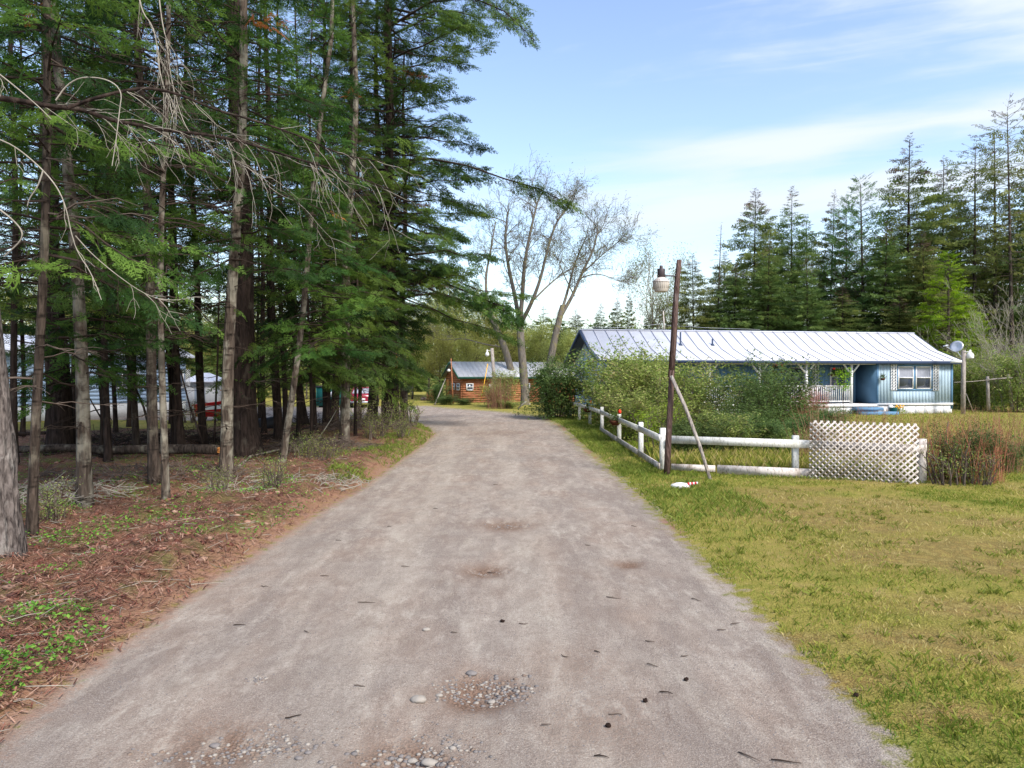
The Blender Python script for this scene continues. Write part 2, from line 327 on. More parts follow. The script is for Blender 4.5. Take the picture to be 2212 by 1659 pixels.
def ground_mat():
    k = NT('ground_surface', .95, .12)
    road, forest, dry, dirt = (k.attr(a) for a in ('road', 'forest', 'dry', 'dirt'))
    n1 = k.noise(.9, 6, None, .4); n2 = k.noise(6, 8); n3 = k.noise(60, 6); n4 = k.noise(110, 5, None, 0, .7); st = k.noise(1.3, 6, k.vec((3.0, .35, 1)), .3)
    stone = k.ramp(k.vor(90), [(.0, 1.), (.16, 1.), (.24, 0.)])
    # gravel road
    rc = k.ramp(k.math('ADD', k.math('MULTIPLY', st, .6), k.math('MULTIPLY', n2, .4)), [(.36, lin(118, 104, 96)), (.5, lin(150, 137, 127)), (.64, lin(184, 172, 160))])
    rc = k.mix(k.ramp(n1, [(.42, 0.), (.62, .55)]), rc, lin(150, 122, 104))
    rc = k.mix(k.ramp(k.noise(.8, 8, k.vec((2.2, .45, 1)), .2), [(.44, 0.), (.58, .65)]), rc, lin(112, 102, 98))
    rc = k.mix(k.ramp(k.noise(1.5, 9, k.vec((1.8, .6, 1)), .15, .65), [(.50, 0.), (.68, .6)]), rc, lin(196, 186, 172))
    rc = k.mix(k.math('MULTIPLY', k.attr('track'), k.ramp(n1, [(.3, .15), (.7, .55)])), rc, lin(194, 184, 170))
    grit = k.ramp(n4, [(.30, lin(70, 60, 54)), (.5, lin(146, 132, 122)), (.70, lin(214, 204, 194))])
    rc = k.mix(.5, rc, grit)
    rc = k.mix(k.math('MULTIPLY', stone, k.ramp(n2, [(.5, 0.), (.68, .5)])), rc, lin(178, 172, 170))
    dc = k.mix(k.ramp(n3, [(.35, 0.), (.6, 1.)]), lin(86, 68, 57), lin(140, 114, 98))
    rc = k.mix(k.math('MULTIPLY', dirt, k.ramp(k.math('ADD', n3, k.math('MULTIPLY', dirt, .4)), [(.45, .1), (.75, 1.)]), True), rc, dc)
    rc = k.mix(k.math('MULTIPLY', k.ramp(k.noise(4.2, 9, k.vec((1.3, .6, 1)), .2, .72), [(.38, .6), (.54, 0.)]), k.ramp(n1, [(.35, .1), (.6, .9)])), rc, lin(124, 108, 98))
    rc = k.mix(k.math('MULTIPLY', k.ramp(k.noise(5.5, 9, k.vec((1.3, .5, 1)), .2, .74), [(.50, 0.), (.68, .55)]), k.ramp(k.noise(.6, 4), [(.38, .15), (.6, 1.)])), rc, lin(196, 186, 174))
    sp2 = k.ramp(k.vor(38), [(.0, 1.), (.10, 1.), (.16, 0.)]); rc = k.mix(k.math('MULTIPLY', sp2, k.ramp(k.noise(9, 4), [(.48, 0.), (.62, .75)])), rc, lin(98, 86, 78))
    rc = k.mix(k.ramp(k.noise(26, 6, None, .3, .7), [(.38, .30), (.52, 0.)]), rc, lin(112, 98, 88))
    # lawn soil and moss
    gc = k.ramp(k.math('ADD', k.math('MULTIPLY', n1, .55), k.math('MULTIPLY', n2, .45)), [(.38, lin(106, 114, 44)), (.47, lin(140, 132, 58)), (.55, lin(166, 146, 78)), (.64, lin(172, 142, 98))])
    gc = k.mix(k.math('MULTIPLY', dry, .95), gc, k.ramp(n2, [(.34, lin(166, 140, 84)), (.44, lin(150, 108, 76)), (.53, lin(112, 78, 58)), (.62, lin(164, 134, 92))]))
    gc = k.mix(.5, gc, k.ramp(n3, [(.3, lin(70, 70, 34)), (.55, lin(140, 136, 64)), (.75, lin(196, 186, 120))]))
    # forest floor: rust brown needles, soil, a little moss
    fc = k.ramp(k.math('ADD', k.math('MULTIPLY', n2, .7), k.math('MULTIPLY', n1, .3)), [(.36, lin(50, 38, 32)), (.47, lin(98, 68, 54)), (.56, lin(134, 92, 72)), (.66, lin(122, 104, 82))])
    fc = k.mix(.45, fc, k.ramp(k.noise(70, 5, None, 1.5), [(.36, lin(38, 28, 24)), (.5, lin(116, 80, 62)), (.66, lin(190, 158, 136))]))
    fc = k.mix(k.ramp(k.noise(2.3, 6), [(.50, 0.), (.62, .6)]), fc, lin(104, 108, 58))
    wob = k.math('MULTIPLY', k.math('SUBTRACT', n2, .5), .9); wob2 = k.math('MULTIPLY', k.math('SUBTRACT', n3, .5), .5)
    fm = k.ramp(k.math('ADD', forest, k.math('ADD', wob, wob2)), [(.42, 0.), (.58, 1.)])
    rm = k.ramp(k.math('ADD', road, k.math('ADD', wob, wob2)), [(.40, 0.), (.60, 1.)])
    c = k.mix(fm, gc, fc); c = k.mix(rm, c, rc)
    edge = k.ramp(k.math('ADD', k.attr('edge'), k.math('ADD', wob, wob2)), [(.45, 0.), (.9, .8)])
    c = k.mix(edge, c, k.mix(n3, lin(122, 84, 64), lin(172, 134, 112)))
    hgt = k.math('ADD', k.math('MULTIPLY', n3, k.math('SUBTRACT', 1.5, road)), k.math('MULTIPLY', n4, .5)); k.bump(hgt, .8, .03)
    return k.col(c)
M['ground'] = ground_mat()
def dryf(x, y, r):
    dry = np.clip((fbm(x*.45, y*.8, 21)-.46)*7, 0, 1)*np.clip((-r-.7)/1.5, 0, 1)*np.clip((20-y)/5, 0, 1)*.8
    for dx, dy, dr in [(1830, 1130, .9), (1760, 1120, .5), (2060, 1190, .9), (2160, 1235, .6), (1960, 1215, .7), (1900, 1150, .5), (1850, 1480, .25), (2000, 1395, .4), (1720, 1385, .2), (2120, 1330, .4), (2180, 1140, .6), (1640, 1110, .4), (2140, 1440, .25), (2050, 1560, .2)]:
        X0, Y0 = GP(dx, dy); dry = np.maximum(dry, 1.3*np.exp(-(((x-X0)/1.7)**2+(y-Y0)**2*1.6)/(dr*dr))*(.5+fbm(x*3, y*3, 19)))
    return np.clip(dry, 0, 1)
def build_ground():
    Y = [-8, -5, -2.5, -1, 0, .6]; y = 1.0
    while y < 95: Y.append(y); y *= 1.0125 if y > 2.5 else 1.03
    while y < 4000: Y.append(y); y *= 1.2
    Y = np.array(Y); t = np.linspace(-1.15, 1.15, 440); t = np.sign(t)*np.abs(t)**1.05
    wid = np.where(Y < 1, 9., 6+Y*1.0)
    X = t[None]*wid[:, None]; YY = Y[:, None]+0*X
    x, y = X.ravel(), YY.ravel(); z = hz(x, y)
    r = sdist(x, y, ROAD); fo = sdist(x, y, FOREST)
    sw = np.clip(.06+.012*y, .06, 2)
    road = np.clip(.5+r/(sw*6), 0, 1); forest = np.clip(.5+fo/(sw*9), 0, 1)
    left = (x < (y*-.02))
    edge = np.where(left & (y < 33), np.exp(-((r+.12)/.42)**2)*.95, np.exp(-((r+.02)/.13)**2)*(.35+.6*(fbm(x*.7, y*.7, 33) > .5)))
    edge = edge*(y < 45)
    dry = dryf(x, y, r)
    dry = np.clip(dry, 0, 1); yl = np.array([3.0, 5, 8, 12, 16, 20, 26, 32]); 
    ce = np.interp(y, [2.9, 3.9, 5.1, 6.9, 10.3, 14, 18, 25, 32], [-.35, -.40, -.45, -.55, -.62, -.70, -.85, -1.3, -2.6]); tr = np.exp(-((np.abs(x-ce)-.78)/.28)**2)*(y < 34)
    dirt = np.zeros_like(x)
    for hx, hy, hr, hd, c in HG: dirt = np.maximum(dirt, c*np.exp(-((x-hx)**2+(y-hy)**2)/(hr*hr*1.1)))
    nx = len(t); i = np.arange(len(Y)-1)[:, None]*nx; j = np.arange(nx-1)[None]
    f = np.stack([i+j, i+j+1, i+nx+j+1, i+nx+j], -1).reshape(-1, 4)
    fc = f[:, 0]; cls = np.where(r[fc] > 0, 0, np.where(fo[fc] > 0, 1, 2))
    P = np.stack([x, y, z], -1)
    for c, nm in enumerate(('gravel_road', 'forest_floor', 'lawn')):
        ff = f[cls == c]; us, inv = np.unique(ff, return_inverse=True); g = Geo(); g.add(P[us], inv.reshape(-1, 4)); me = g.mesh(nm, M['ground'], True)
        for an, av in (('track', tr), ('road', road), ('forest', forest), ('dry', dry), ('dirt', dirt), ('edge', edge)):
            a = me.attributes.new(an, 'FLOAT', 'POINT'); a.data.foreach_set('value', av[us].astype(np.float32))
        tag(link(nm, me), kind='structure')
build_ground()

# ------------------------------------------------------------------ foliage generators
def frond(seed, n, sub, wid=.035, ang=50):
    """a flat spray one unit long lying in xy, pointing +x"""
    r = random.Random(seed); q = []; ang_j = 16
    def dia(p, a, l, w, dz):
        d = np.array((math.cos(a), math.sin(a), 0)); s = np.array((-d[1], d[0], 0)); m = p+d*l*.4; e = p+d*l+np.array((0, 0, -dz))
        q.append([p, m+s*w, e, m-s*w])
    dia(np.zeros(3), 0, 1.0, wid*.5, .08)
    for i in range(n):
        for sg in (-1, 1):
            p = (i+.3+.4*r.random())/n; a = sg*R(ang+r.uniform(-ang_j, ang_j)); l = .46*(1-p*.72)*r.uniform(.7, 1.15); b = np.array((p, 0, -.08*p*p))
            dia(b, a, l, wid*(.7+.5*r.random()), l*.15)
            if r.random() < .12: q.pop(); continue
            for kx in range(sub):
                for s2 in (-1, 1):
                    if l < .12: continue
                    pp = b+np.array((math.cos(a), math.sin(a), 0))*l*(kx+.8)/(sub+.6); dia(pp, a+s2*R(42+r.uniform(-8, 8)), l*.42*r.uniform(.7, 1.1), wid*.6, l*.08)
    return np.array(q)
FR_NEAR = [frond(s, 7, 2, .030) for s in range(4)]
FR_FAR = [frond(s, 4, 1, .06) for s in range(10, 14)]
FR_PINE = [frond(s, 5, 0, .06, 65) for s in range(20, 23)]
def put_fronds(g, T, S, mats, vals, tpl):
    """T (n,3,4) transforms, template by index"""
    T = np.array(T); vals = np.array(vals); mats = np.array(mats)
    for ti, tp in enumerate(tpl):
        for mt in np.unique(mats):
            sel = (np.arange(len(T)) % len(tpl) == ti) & (mats == mt)
            if not sel.any(): continue
            A = T[sel]; P = tp.reshape(-1, 3); v = np.einsum('nij,pj->npi', A[:, :, :3], P)+A[:, None, :, 3]
            nq = len(tp)*len(A); g.add(v.reshape(-1, 3), np.arange(nq*4).reshape(-1, 4), int(mt), np.repeat(vals[sel], len(P)))
def frame(p, d, s, roll, rng, tilt=0):
    d = d/(np.linalg.norm(d)+1e-9); up = np.array((0, 0, 1.)); y = np.cross(up, d); y /= np.linalg.norm(y)+1e-9; z = np.cross(d, y)
    y2 = y*math.cos(roll)+z*math.sin(roll); z2 = -y*math.sin(roll)+z*math.cos(roll)
    return np.concatenate([np.stack([d, y2, z2], 1)*s, p[:, None]], 1)
def conifer(seed, Ht, z0, Rad, nb, prof, droop=.35, up=.25, fs=.7, tpl=FR_NEAR, step=.3, bare=.25, tipmat=None, bark=1, orange=.0, gap=.0, dens=1., side=None, thick=.016, roll=.75, skip=.12, spr=.3):
    """foliage (slot 0), twigs (slot 1), cone laden top (slot 2)"""
    rng = random.Random(seed); g = Geo(); T, ms, vals = [], [], []
    az = rng.random()*6
    for b in range(nb):
        tz = (b+rng.random())/nb; z = z0+(Ht-z0)*tz; az += 2.4+rng.uniform(-.5, .5)
        if rng.random() < gap: continue
        L = Rad*prof(tz)*rng.uniform(.5, 1.15); dr = droop*rng.uniform(.2, 1.7); wob = rng.uniform(-.35, .35)
        if side is not None: L *= 1+side[1]*math.cos(az-side[0])
        if L < .06: L = .06
        lift = up*(1-tz)*.3+.55*tz*tz+rng.uniform(-.2, .2); n = 6; P = []
        for i in range(n+1):
            s = i/n; rr = L*s; P.append((math.cos(az+wob*s)*rr, math.sin(az+wob*s)*rr, z+lift*rr-dr*L*s**1.7+.12*L*max(0, s-.7)+rng.uniform(-.02, .02)*L))
        P = np.array(P); g.tube(P, np.linspace(thick*L*.62+.004, .004, n+1), 3, 1, rng.random(), cap=False)
        bv = rng.random()*.7+.05; org = rng.random() < orange
        nf = max(3, int(L/step*dens)); seg = np.diff(P, axis=0)
        bb = bare*rng.uniform(.5, 1.4)
        for i in range(nf):
            s = bb+(1-bb)*(i+rng.random()*.8)/nf; s = min(s, .995); k = min(int(s*n), n-1); p = P[k]+seg[k]*(s*n-k); d = seg[k]/np.linalg.norm(seg[k])
            sg = 1 if i % 2 else -1; a = sg*R(rng.uniform(15, 62)) if i < nf-1 else 0; ca, sa = math.cos(a), math.sin(a)
            d2 = np.array((d[0]*ca-d[1]*sa, d[0]*sa+d[1]*ca, d[2]-rng.uniform(0, .28)))
            if rng.random() < skip: continue
            r2 = rng.random()*spr*L*(1.15-s)
            if r2 > .12:
                q2 = p+d2/np.linalg.norm(d2)*r2; g.tube([p, q2], [.005, .003], 3, 1, .5, False); p = q2
            sc = fs*rng.uniform(.65, 1.2)*min(1, .45+L*(1.15-s)*.6)*(1 if tipmat is None else .5+.5*min(1, (1-tz)*5))
            T.append(frame(p, d2, sc, rng.gauss(0, roll), rng)); ms.append(2 if tipmat and tz > tipmat+rng.uniform(-.06, .06) else 0)
            vals.append(1. if org and rng.random() < .7 else min(.74, max(0, bv+rng.uniform(-.18, .18))))
    put_fronds(g, T, 1, ms, vals, tpl)
    return g
def dead_branches(g, seed, z0, z1, nb, L, m=0, sub=5, droop=.3, lean=0):
    rng = random.Random(seed)
    for b in range(nb):
        z = rng.uniform(z0, z1); az = rng.random()*6.28; l = L*rng.uniform(.35, 1.2); P = []; bend = rng.uniform(-.4, .4); lift = rng.uniform(-.1, .35)
        for i in range(6):
            s = i/5; a = az+bend*s; P.append((math.cos(a)*l*s+lean*z, math.sin(a)*l*s, z+lift*l*s-droop*l*s*s+rng.uniform(-.05, .05)*l))
        P = np.array(P); g.tube(P, np.linspace(.012*l+.004, .003, 6), 3, m, rng.random(), False)
        for q in range(int(sub*l)):
            i = rng.randint(1, 4); p = P[i]; a = az+rng.choice((-1, 1))*rng.uniform(.4, 1.1); ll = l*rng.uniform(.15, .4)
            e = p+np.array((math.cos(a)*ll, math.sin(a)*ll, -rng.uniform(-.1, .5)*ll)); mid = (p+e)/2+np.array((0, 0, .06*ll)); g.tube([p, mid, e], [.005, .004, .002], 3, m, .5, False)
def branch(g, rng, p, d, l, r, depth, tips, m=1, k=5, wander=.25, upw=.12, nch=(3, 5), shrink=.62, minr=.004):
    n = 5; P = [np.array(p, float)]; d = np.array(d, float)/np.linalg.norm(d); ds = []
    for i in range(n):
        d = d+np.array([rng.uniform(-wander, wander) for _ in range(3)])+np.array((0, 0, upw)); d /= np.linalg.norm(d); ds.append(d.copy()); P.append(P[-1]+d*l/n)
    g.tube(P, np.linspace(r, max(r*.45, minr), n+1), max(3, k), m, rng.random(), False)
    if depth == 0: tips.append((P[-1], d)); tips.append((P[3], d)); return
    for c in range(rng.randint(*nch)):
        i = rng.randint(1, n) if c else n; a = rng.uniform(.35, .95); ax = np.array([rng.gauss(0, 1) for _ in range(3)]); ax -= ax.dot(ds[i-1])*ds[i-1]; ax /= np.linalg.norm(ax)
        nd = ds[i-1]*math.cos(a)+ax*math.sin(a); branch(g, rng, P[i], nd, l*shrink*rng.uniform(.75, 1.2), max(r*(.45 if c else .5), minr), depth-1, tips, m, k-1, wander, upw, nch, shrink, minr)
def leaves(g, pts, rng, n, size, spread, m=0, vr=(0, 1), flat=.5):
    """n small pointed leaves scattered about the points"""
    pts = np.array(pts); R_ = np.random.RandomState(rng.randint(0, 99999)); idx = R_.randint(0, len(pts), n)
    c = pts[idx]+R_.normal(0, spread, (n, 3)); nr = R_.normal(0, 1, (n, 3)); nr[:, 2] = np.abs(nr[:, 2])+flat; nr /= np.linalg.norm(nr, axis=1)[:, None]
    u = np.cross(nr, R_.normal(0, 1, (n, 3))); u /= np.linalg.norm(u, axis=1)[:, None]; w = np.cross(nr, u); s = size*R_.uniform(.6, 1.3, n)[:, None]
    v = np.stack([c-u*s, c+w*s*.42, c+u*s, c-w*s*.42], 1); cl = R_.uniform(vr[0], vr[1], len(pts))[idx]*.6+R_.uniform(vr[0], vr[1], n)*.4
    g.add(v.reshape(-1, 3), np.arange(n*4).reshape(-1, 4), m, np.repeat(cl, 4))
def broadleaf(seed, Ht, Rad, nl, size, spread=.35, depth=3, lean=0, mats=None, stem=.012):
    rng = random.Random(seed); g = Geo(); tips = []
    for q in range(6):
        z = Ht*rng.uniform(.25, .6); a = rng.random()*6.28; branch(g, rng, (0, 0, z), (math.cos(a), math.sin(a), .9), Rad*rng.uniform(.6, 1.), Ht*.008, depth-1, tips, 1, 4, .22, .1)
    branch(g, rng, (0, 0, Ht*.55), (0, 0, 1), Ht*.3, Ht*.009, depth, tips, 1, 4, .15, .1)
    pts = [t[0] for t in tips]; leaves(g, pts, rng, nl, size, spread); return g
def shrub(seed, Ht, Rad, nst, nl, size, spread=.16, depth=2, low=.2):
    """foliage slot 0, stems slot 1; many stems from the ground"""
    rng = random.Random(seed); g = Geo(); tips = []
    for q in range(nst):
        a = rng.random()*6.28; r0 = rng.random()**.6*Rad*.55; l = Ht*rng.uniform(.45, .8); lean = rng.uniform(.05, .75)*Rad/Ht
        branch(g, rng, (math.cos(a)*r0, math.sin(a)*r0, 0), (math.cos(a)*lean, math.sin(a)*lean, 1), l, .013+.006*rng.random(), depth, tips, 1, 4, .16, .05, (3, 5), .5, .003)
    pts = [t[0] for t in tips if t[0][2] > Ht*low*rng.random()]+[np.array((rng.gauss(0, .42)*Rad, rng.gauss(0, .42)*Rad, Ht*rng.uniform(.04, .5))) for _ in range(int(len(tips)*.35))]; leaves(g, pts, rng, nl, size, spread); return g
def canes(seed, Ht, Rad, n, m=0):
    """upright dry canes"""
    R_ = np.random.RandomState(seed); g = Geo()
    for i in range(n):
        a = R_.rand()*6.28; r = R_.rand()**.5*Rad; x, y = math.cos(a)*r, math.sin(a)*r; h = Ht*R_.uniform(.45, 1.05); lx, ly = R_.normal(0, .16, 2)*h
        P = [(x, y, 0), (x+lx*.4, y+ly*.4, h*.5), (x+lx, y+ly, h)]; g.tube(P, [.006, .005, .002], 3, m, R_.rand(), False)
        for q in range(3):
            s = R_.uniform(.35, .95); p = np.array((x+lx*s, y+ly*s, h*s)); e = p+np.array((R_.normal(0, .14), R_.normal(0, .14), R_.uniform(.02, .2)))*h*.8; g.tube([p, e], [.003, .0015], 3, m, R_.rand(), False)
    return g

# ------------------------------------------------------------------ the near wood on the left
cyl = lambda t: (.75+.35*math.sin(t*5))*(1-t**3*.7)
V_FIR = []
for i, (ht, z0, rad, nb) in enumerate([(19, 4.2, 2.3, 150), (21, 5.0, 2.6, 165), (18, 3.4, 2.1, 140), (22, 6.0, 3.0, 170), (17, 2.9, 2.2, 130)]):
    g = conifer(100+i, ht, z0, rad, nb, lambda t: 1-t**1.6*.8, .26, .35, .46, FR_NEAR, .085 if i < 3 else .11, .2+.1*(i == 3), orange=.012, gap=.10)
    V_FIR.append(g.mesh('fir_crown_mesh', [M['fir'], M['twig_dark']]))
for i in range(2):          # thin shaded crowns, mostly bare twigs
    g = conifer(120+i, 19, 4.5, 2.3, 130, lambda t: 1-t**1.6*.8, .34, .3, .42, FR_NEAR, .5, .6, orange=.01, gap=.1); dead_branches(g, 130+i, 3, 15, 60, 1.8, 1, 7, .25)
    V_FIR.append(g.mesh('fir_crown_mesh', [M['fir'], M['twig_dark']]))
def trunk_geo(x, bY, base, lean, w, Ht, seed, k=12, rough=.06, flare=.35):
    P, rr = [], []; n = 26; rng = random.Random(seed); ph = rng.random()*6
    for i in range(n):
        s = (i/(n-1))**1.25; z = -.25+s*(Ht+.25)
        P.append((lean*max(z, 0)*(1 if z < 10 else 10/z)+.05*math.sin(z*.7+ph), .05*math.sin(z*.5+ph*2), z)); rr.append(w/2*(1-.80*s)*(1+flare*math.exp(-max(z, 0)*3.2)))
    g = Geo(); g.tube(P, rr, k, 0, .5, True, rough, seed); return g
WOOD = [  # base x, base y, width px, x at y=600, bark, crown, kind, label
 (78, 1176, 20, 92, 'bark_grey', 2, 'thin fir trunk just right of the nearest rough trunk, banded and slightly wavy'),
 (126, 992, 50, 116, 'bark_dark', 0, 'thick almost black trunk covered in dead twigs behind the left end of the fallen log'),
 (188, 1100, 29, 160, 'bark_pale', 4, 'pale lichen blotched fir trunk in front of the fallen log, leaning left'),
 (223, 938, 16, 214, 'bark_dark', 1, 'dark slim trunk in front of the blue home, left of its window'),
 (246, 942, 9, 241, 'bark_dark', 2, 'very thin dark trunk in front of the white skirting of the blue home'),
 (294, 982, 14, 284, 'bark_grey', 0, 'thin mossy trunk just right of the blue home window'),
 (339, 1064, 22, 322, 'bark_grey', 3, 'left trunk of the close pair growing before the fallen log'),
 (353, 1098, 15, 356, 'bark_pale', 2, 'right, thinner and paler trunk of the close pair before the fallen log'),
 (373, 980, 14, 362, 'bark_dark', 4, 'slim shaded trunk right behind the close pair of firs'),
 (389, 982, 20, 374, 'bark_dark', 1, 'dark trunk touching the slim shaded one, left of the red trailer box'),
 (440, 972, 17, 424, 'bark_dark', 3, 'dark bent trunk standing in front of the red trailer box'),
 (487, 1050, 27, 506, 'bark_pale', 0, 'pale banded fir trunk beside the torn orange end of the fallen log'),
 (531, 994, 56, 523, 'bark_dark', 3, 'broad furrowed trunk, thickest of the wood, with long vertical ridges'),
 (598, 966, 20, 588, 'bark_dark', 1, 'straight dark trunk next right of the broad furrowed one'),
 (613, 942, 12, 608, 'bark_dark', 4, 'thin dark trunk half behind the straight one'),
 (612, 1012, 15, 660, 'bark_pale', 2, 'slender pale trunk leaning right above the brush pile'),
 (655, 918, 18, 622, 'bark_dark', 0, 'black leaning trunk in front of the gravel turnout'),
 (707, 924, 18, 703, 'bark_dark', 1, 'dark trunk in front of the green metal bin'),
 (738, 974, 22, 752, 'bark_pale', 4, 'pale scarred trunk with knots, right of the green metal bin'),
 (722, 930, 18, 744, 'bark_dark', 2, 'dark trunk leaning behind the pale scarred one'),
 (805, 912, 24, 812, 'bark_grey', 3, 'grey patched trunk beside the parked maroon car'),
 (869, 914, 17, 872, 'bark_grey', 1, 'smooth grey trunk at the bend of the road, right of the torn one'),
]
for i, (bx, by, w, xt, bk, cv, lab) in enumerate(WOOD):
    X, Y = GP(bx, by); px = F/Y; zt = CH+(HY-600)/px; lean = ((xt-CX)/F*Y-X)/zt; Ht = 19+2*math.sin(i*2.3)
    z = H(X, Y); t = thing('fir_tree', lab, 'tree', (X, Y, z), 0, 'firs of the near wood')
    g = trunk_geo(X, Y, z, lean, w/px, Ht, i, 20 if w > 40 else 12, .12 if bk == 'bark_dark' else .05)
    dead_branches(g, i+50, 1.0, 8.5, 20 if w > 12 else 12, 1.3, 1, 8, .15, lean); obj('trunk', g, [M[bk], M['twig_dark' if i % 4 else 'twig']], t, True)
    c = link('crown', V_FIR[cv if i % 3 != 1 else 5+i % 2], t); c.rotation_euler = (0, 0, i*1.9); s = (Ht/20)*(.8 if w < 16 else 1.0); c.scale = (s*.95, s*.95, s); c.location = (lean*8, 0, 0)

# the big tree at the bend: broad crown reaching over the road
def bend_tree():
    X, Y = GP(847, 922); px = F/Y; t = thing('fir_tree', 'torn dark trunk with an orange bare strip, wide crown over the road bend', 'tree', (X, Y, H(X, Y)), 0, 'firs of the near wood')
    g = trunk_geo(X, Y, 0, -.012, .62, 26, 77, 22, .14); dead_branches(g, 9, 4, 13, 60, 3.0, 1, 7, .15); obj('trunk', g, [M['bark_dark'], M['twig_dark']], t, True)
    g = Geo(); g.tube([(.2, -.27, 3.1), (.21, -.29, 2.6), (.2, -.285, 2.0)], [.02, .09, .02], 6, 0, .5, True, .3, 3); obj('bare_wood', g, M['fresh_wood'], t)
    prof = lambda s: .92+.16*math.sin(s*9+1)-.15*s
    g = conifer(301, 25, 4.8, 5.7, 270, prof, .20, .30, .56, FR_NEAR, .078, .34, orange=.01, side=(0, .1), gap=.12)
    obj('crown', g, [M['fir'], M['twig_dark']], t)
    o = np.array((X, Y, H(X, Y))); rng = random.Random(8)
    for pts, st, n, sc in (([(850, 350), (930, 345), (1010, 360), (1090, 388), (1165, 410), (1240, 448)], .58, 46, .45), ([(846, 60), (930, 10), (1020, 0), (1090, 30), (1155, 92)], .4, 40, .45), ([(848, 590), (930, 600), (1020, 635), (1080, 662), (1108, 690)], .3, 70, .5)):
        P = np.array([W(x, y, Y-.6*i) for i, (x, y) in enumerate(pts)])-o; n_ = len(P); g = Geo(); g.tube(P, np.linspace(.06, .012, n_), 5, 1, .5, False)
        T, vals = [], []
        for q in range(n*3):
            u = st+(1-st)*rng.random(); k = min(int(u*(n_-1)), n_-2); d = P[k+1]-P[k]; p = P[k]+d*(u*(n_-1)-k); d = d/np.linalg.norm(d); a = rng.choice((-1, 1))*R(rng.uniform(15, 75)); d2 = np.array((d[0]*math.cos(a)-d[1]*math.sin(a), d[0]*math.sin(a)+d[1]*math.cos(a), d[2]-rng.uniform(-.1, .35)))
            r2 = rng.random()*1.1*(1.2-u); e = p+d2*r2+np.array((rng.uniform(-.3, .3), 0, rng.uniform(-.45, .55)*(1.25-u))); g.tube([p, e], [.008, .004], 3, 1, .5, False); T.append(frame(e, d2, sc*rng.uniform(.7, 1.2), rng.gauss(0, .7), rng)); vals.append(rng.uniform(.05, .7))
        put_fronds(g, T, 1, [0]*len(T), vals, FR_NEAR); obj('bough', g, [M['fir'], M['twig_dark']], t)
bend_tree()
V_YOUNG = conifer(140, 9.5, 1.9, 2.3, 120, lambda t: 1.0-t*.8, .34, .30, .50, FR_NEAR, .10, .25, orange=.01, gap=.05).mesh('fir_crown_mesh', [M['fir'], M['twig_dark']])
for i, (bx, by, sc, lab) in enumerate([(668, 986, 1.0, 'young fir with low hanging green boughs above the brush pile'), (770, 955, 1.05, 'low boughed young fir between the pale scarred trunk and the grey patched one'), (828, 925, 1.1, 'young fir with boughs just above the ground plants near the torn trunk'), (215, 1000, .95, 'young fir with low boughs over the fallen log middle')]):
    X, Y = GP(bx, by); t = thing('young_fir', lab, 'tree', (X, Y, H(X, Y)), 0, 'young firs of the near wood'); obj('trunk', trunk_geo(X, Y, 0, 0, .11, 9.6*sc, 700+i, 8), M['bark_dark'], t, True)
    c = link('crown', V_YOUNG, t); c.rotation_euler = (0, 0, i*2.2); c.scale = (sc, sc, sc)
# infill trees standing deeper in the wood and beyond the gravel turnout
INF = [(-30, 960), (45, 948), (160, 955), (275, 925), (560, 925), (680, 938), (775, 924), (-90, 985), (-150, 960), (30, 1030), (232, 1010), (570, 952), (835, 916), (640, 955), (500, 940), (100, 925), (370, 918)]
for i, (bx, by) in enumerate(INF):
    X, Y = GP(bx, by); t = thing('fir_tree', 'slim dark fir deep inside the near wood, half hidden by other trunks', 'tree', (X, Y, H(X, Y)), 0, 'hidden firs deep in the wood')
    Ht = 16+4*((i*37) % 10)/10; g = trunk_geo(X, Y, 0, .01*math.sin(i), .13+.02*(i % 4), Ht, 200+i, 8)
    dead_branches(g, i+150, 1., 9, 24, 1.3, 1, 4, .3, .01*math.sin(i)); obj('trunk', g, [M['bark_dark'], M['twig_dark']], t, True)
    c = link('crown', V_FIR[5+i % 2 if i % 2 else i % 4], t); c.rotation_euler = (0, 0, i*2.7+.5); c.scale = (.85, .85, Ht/20)

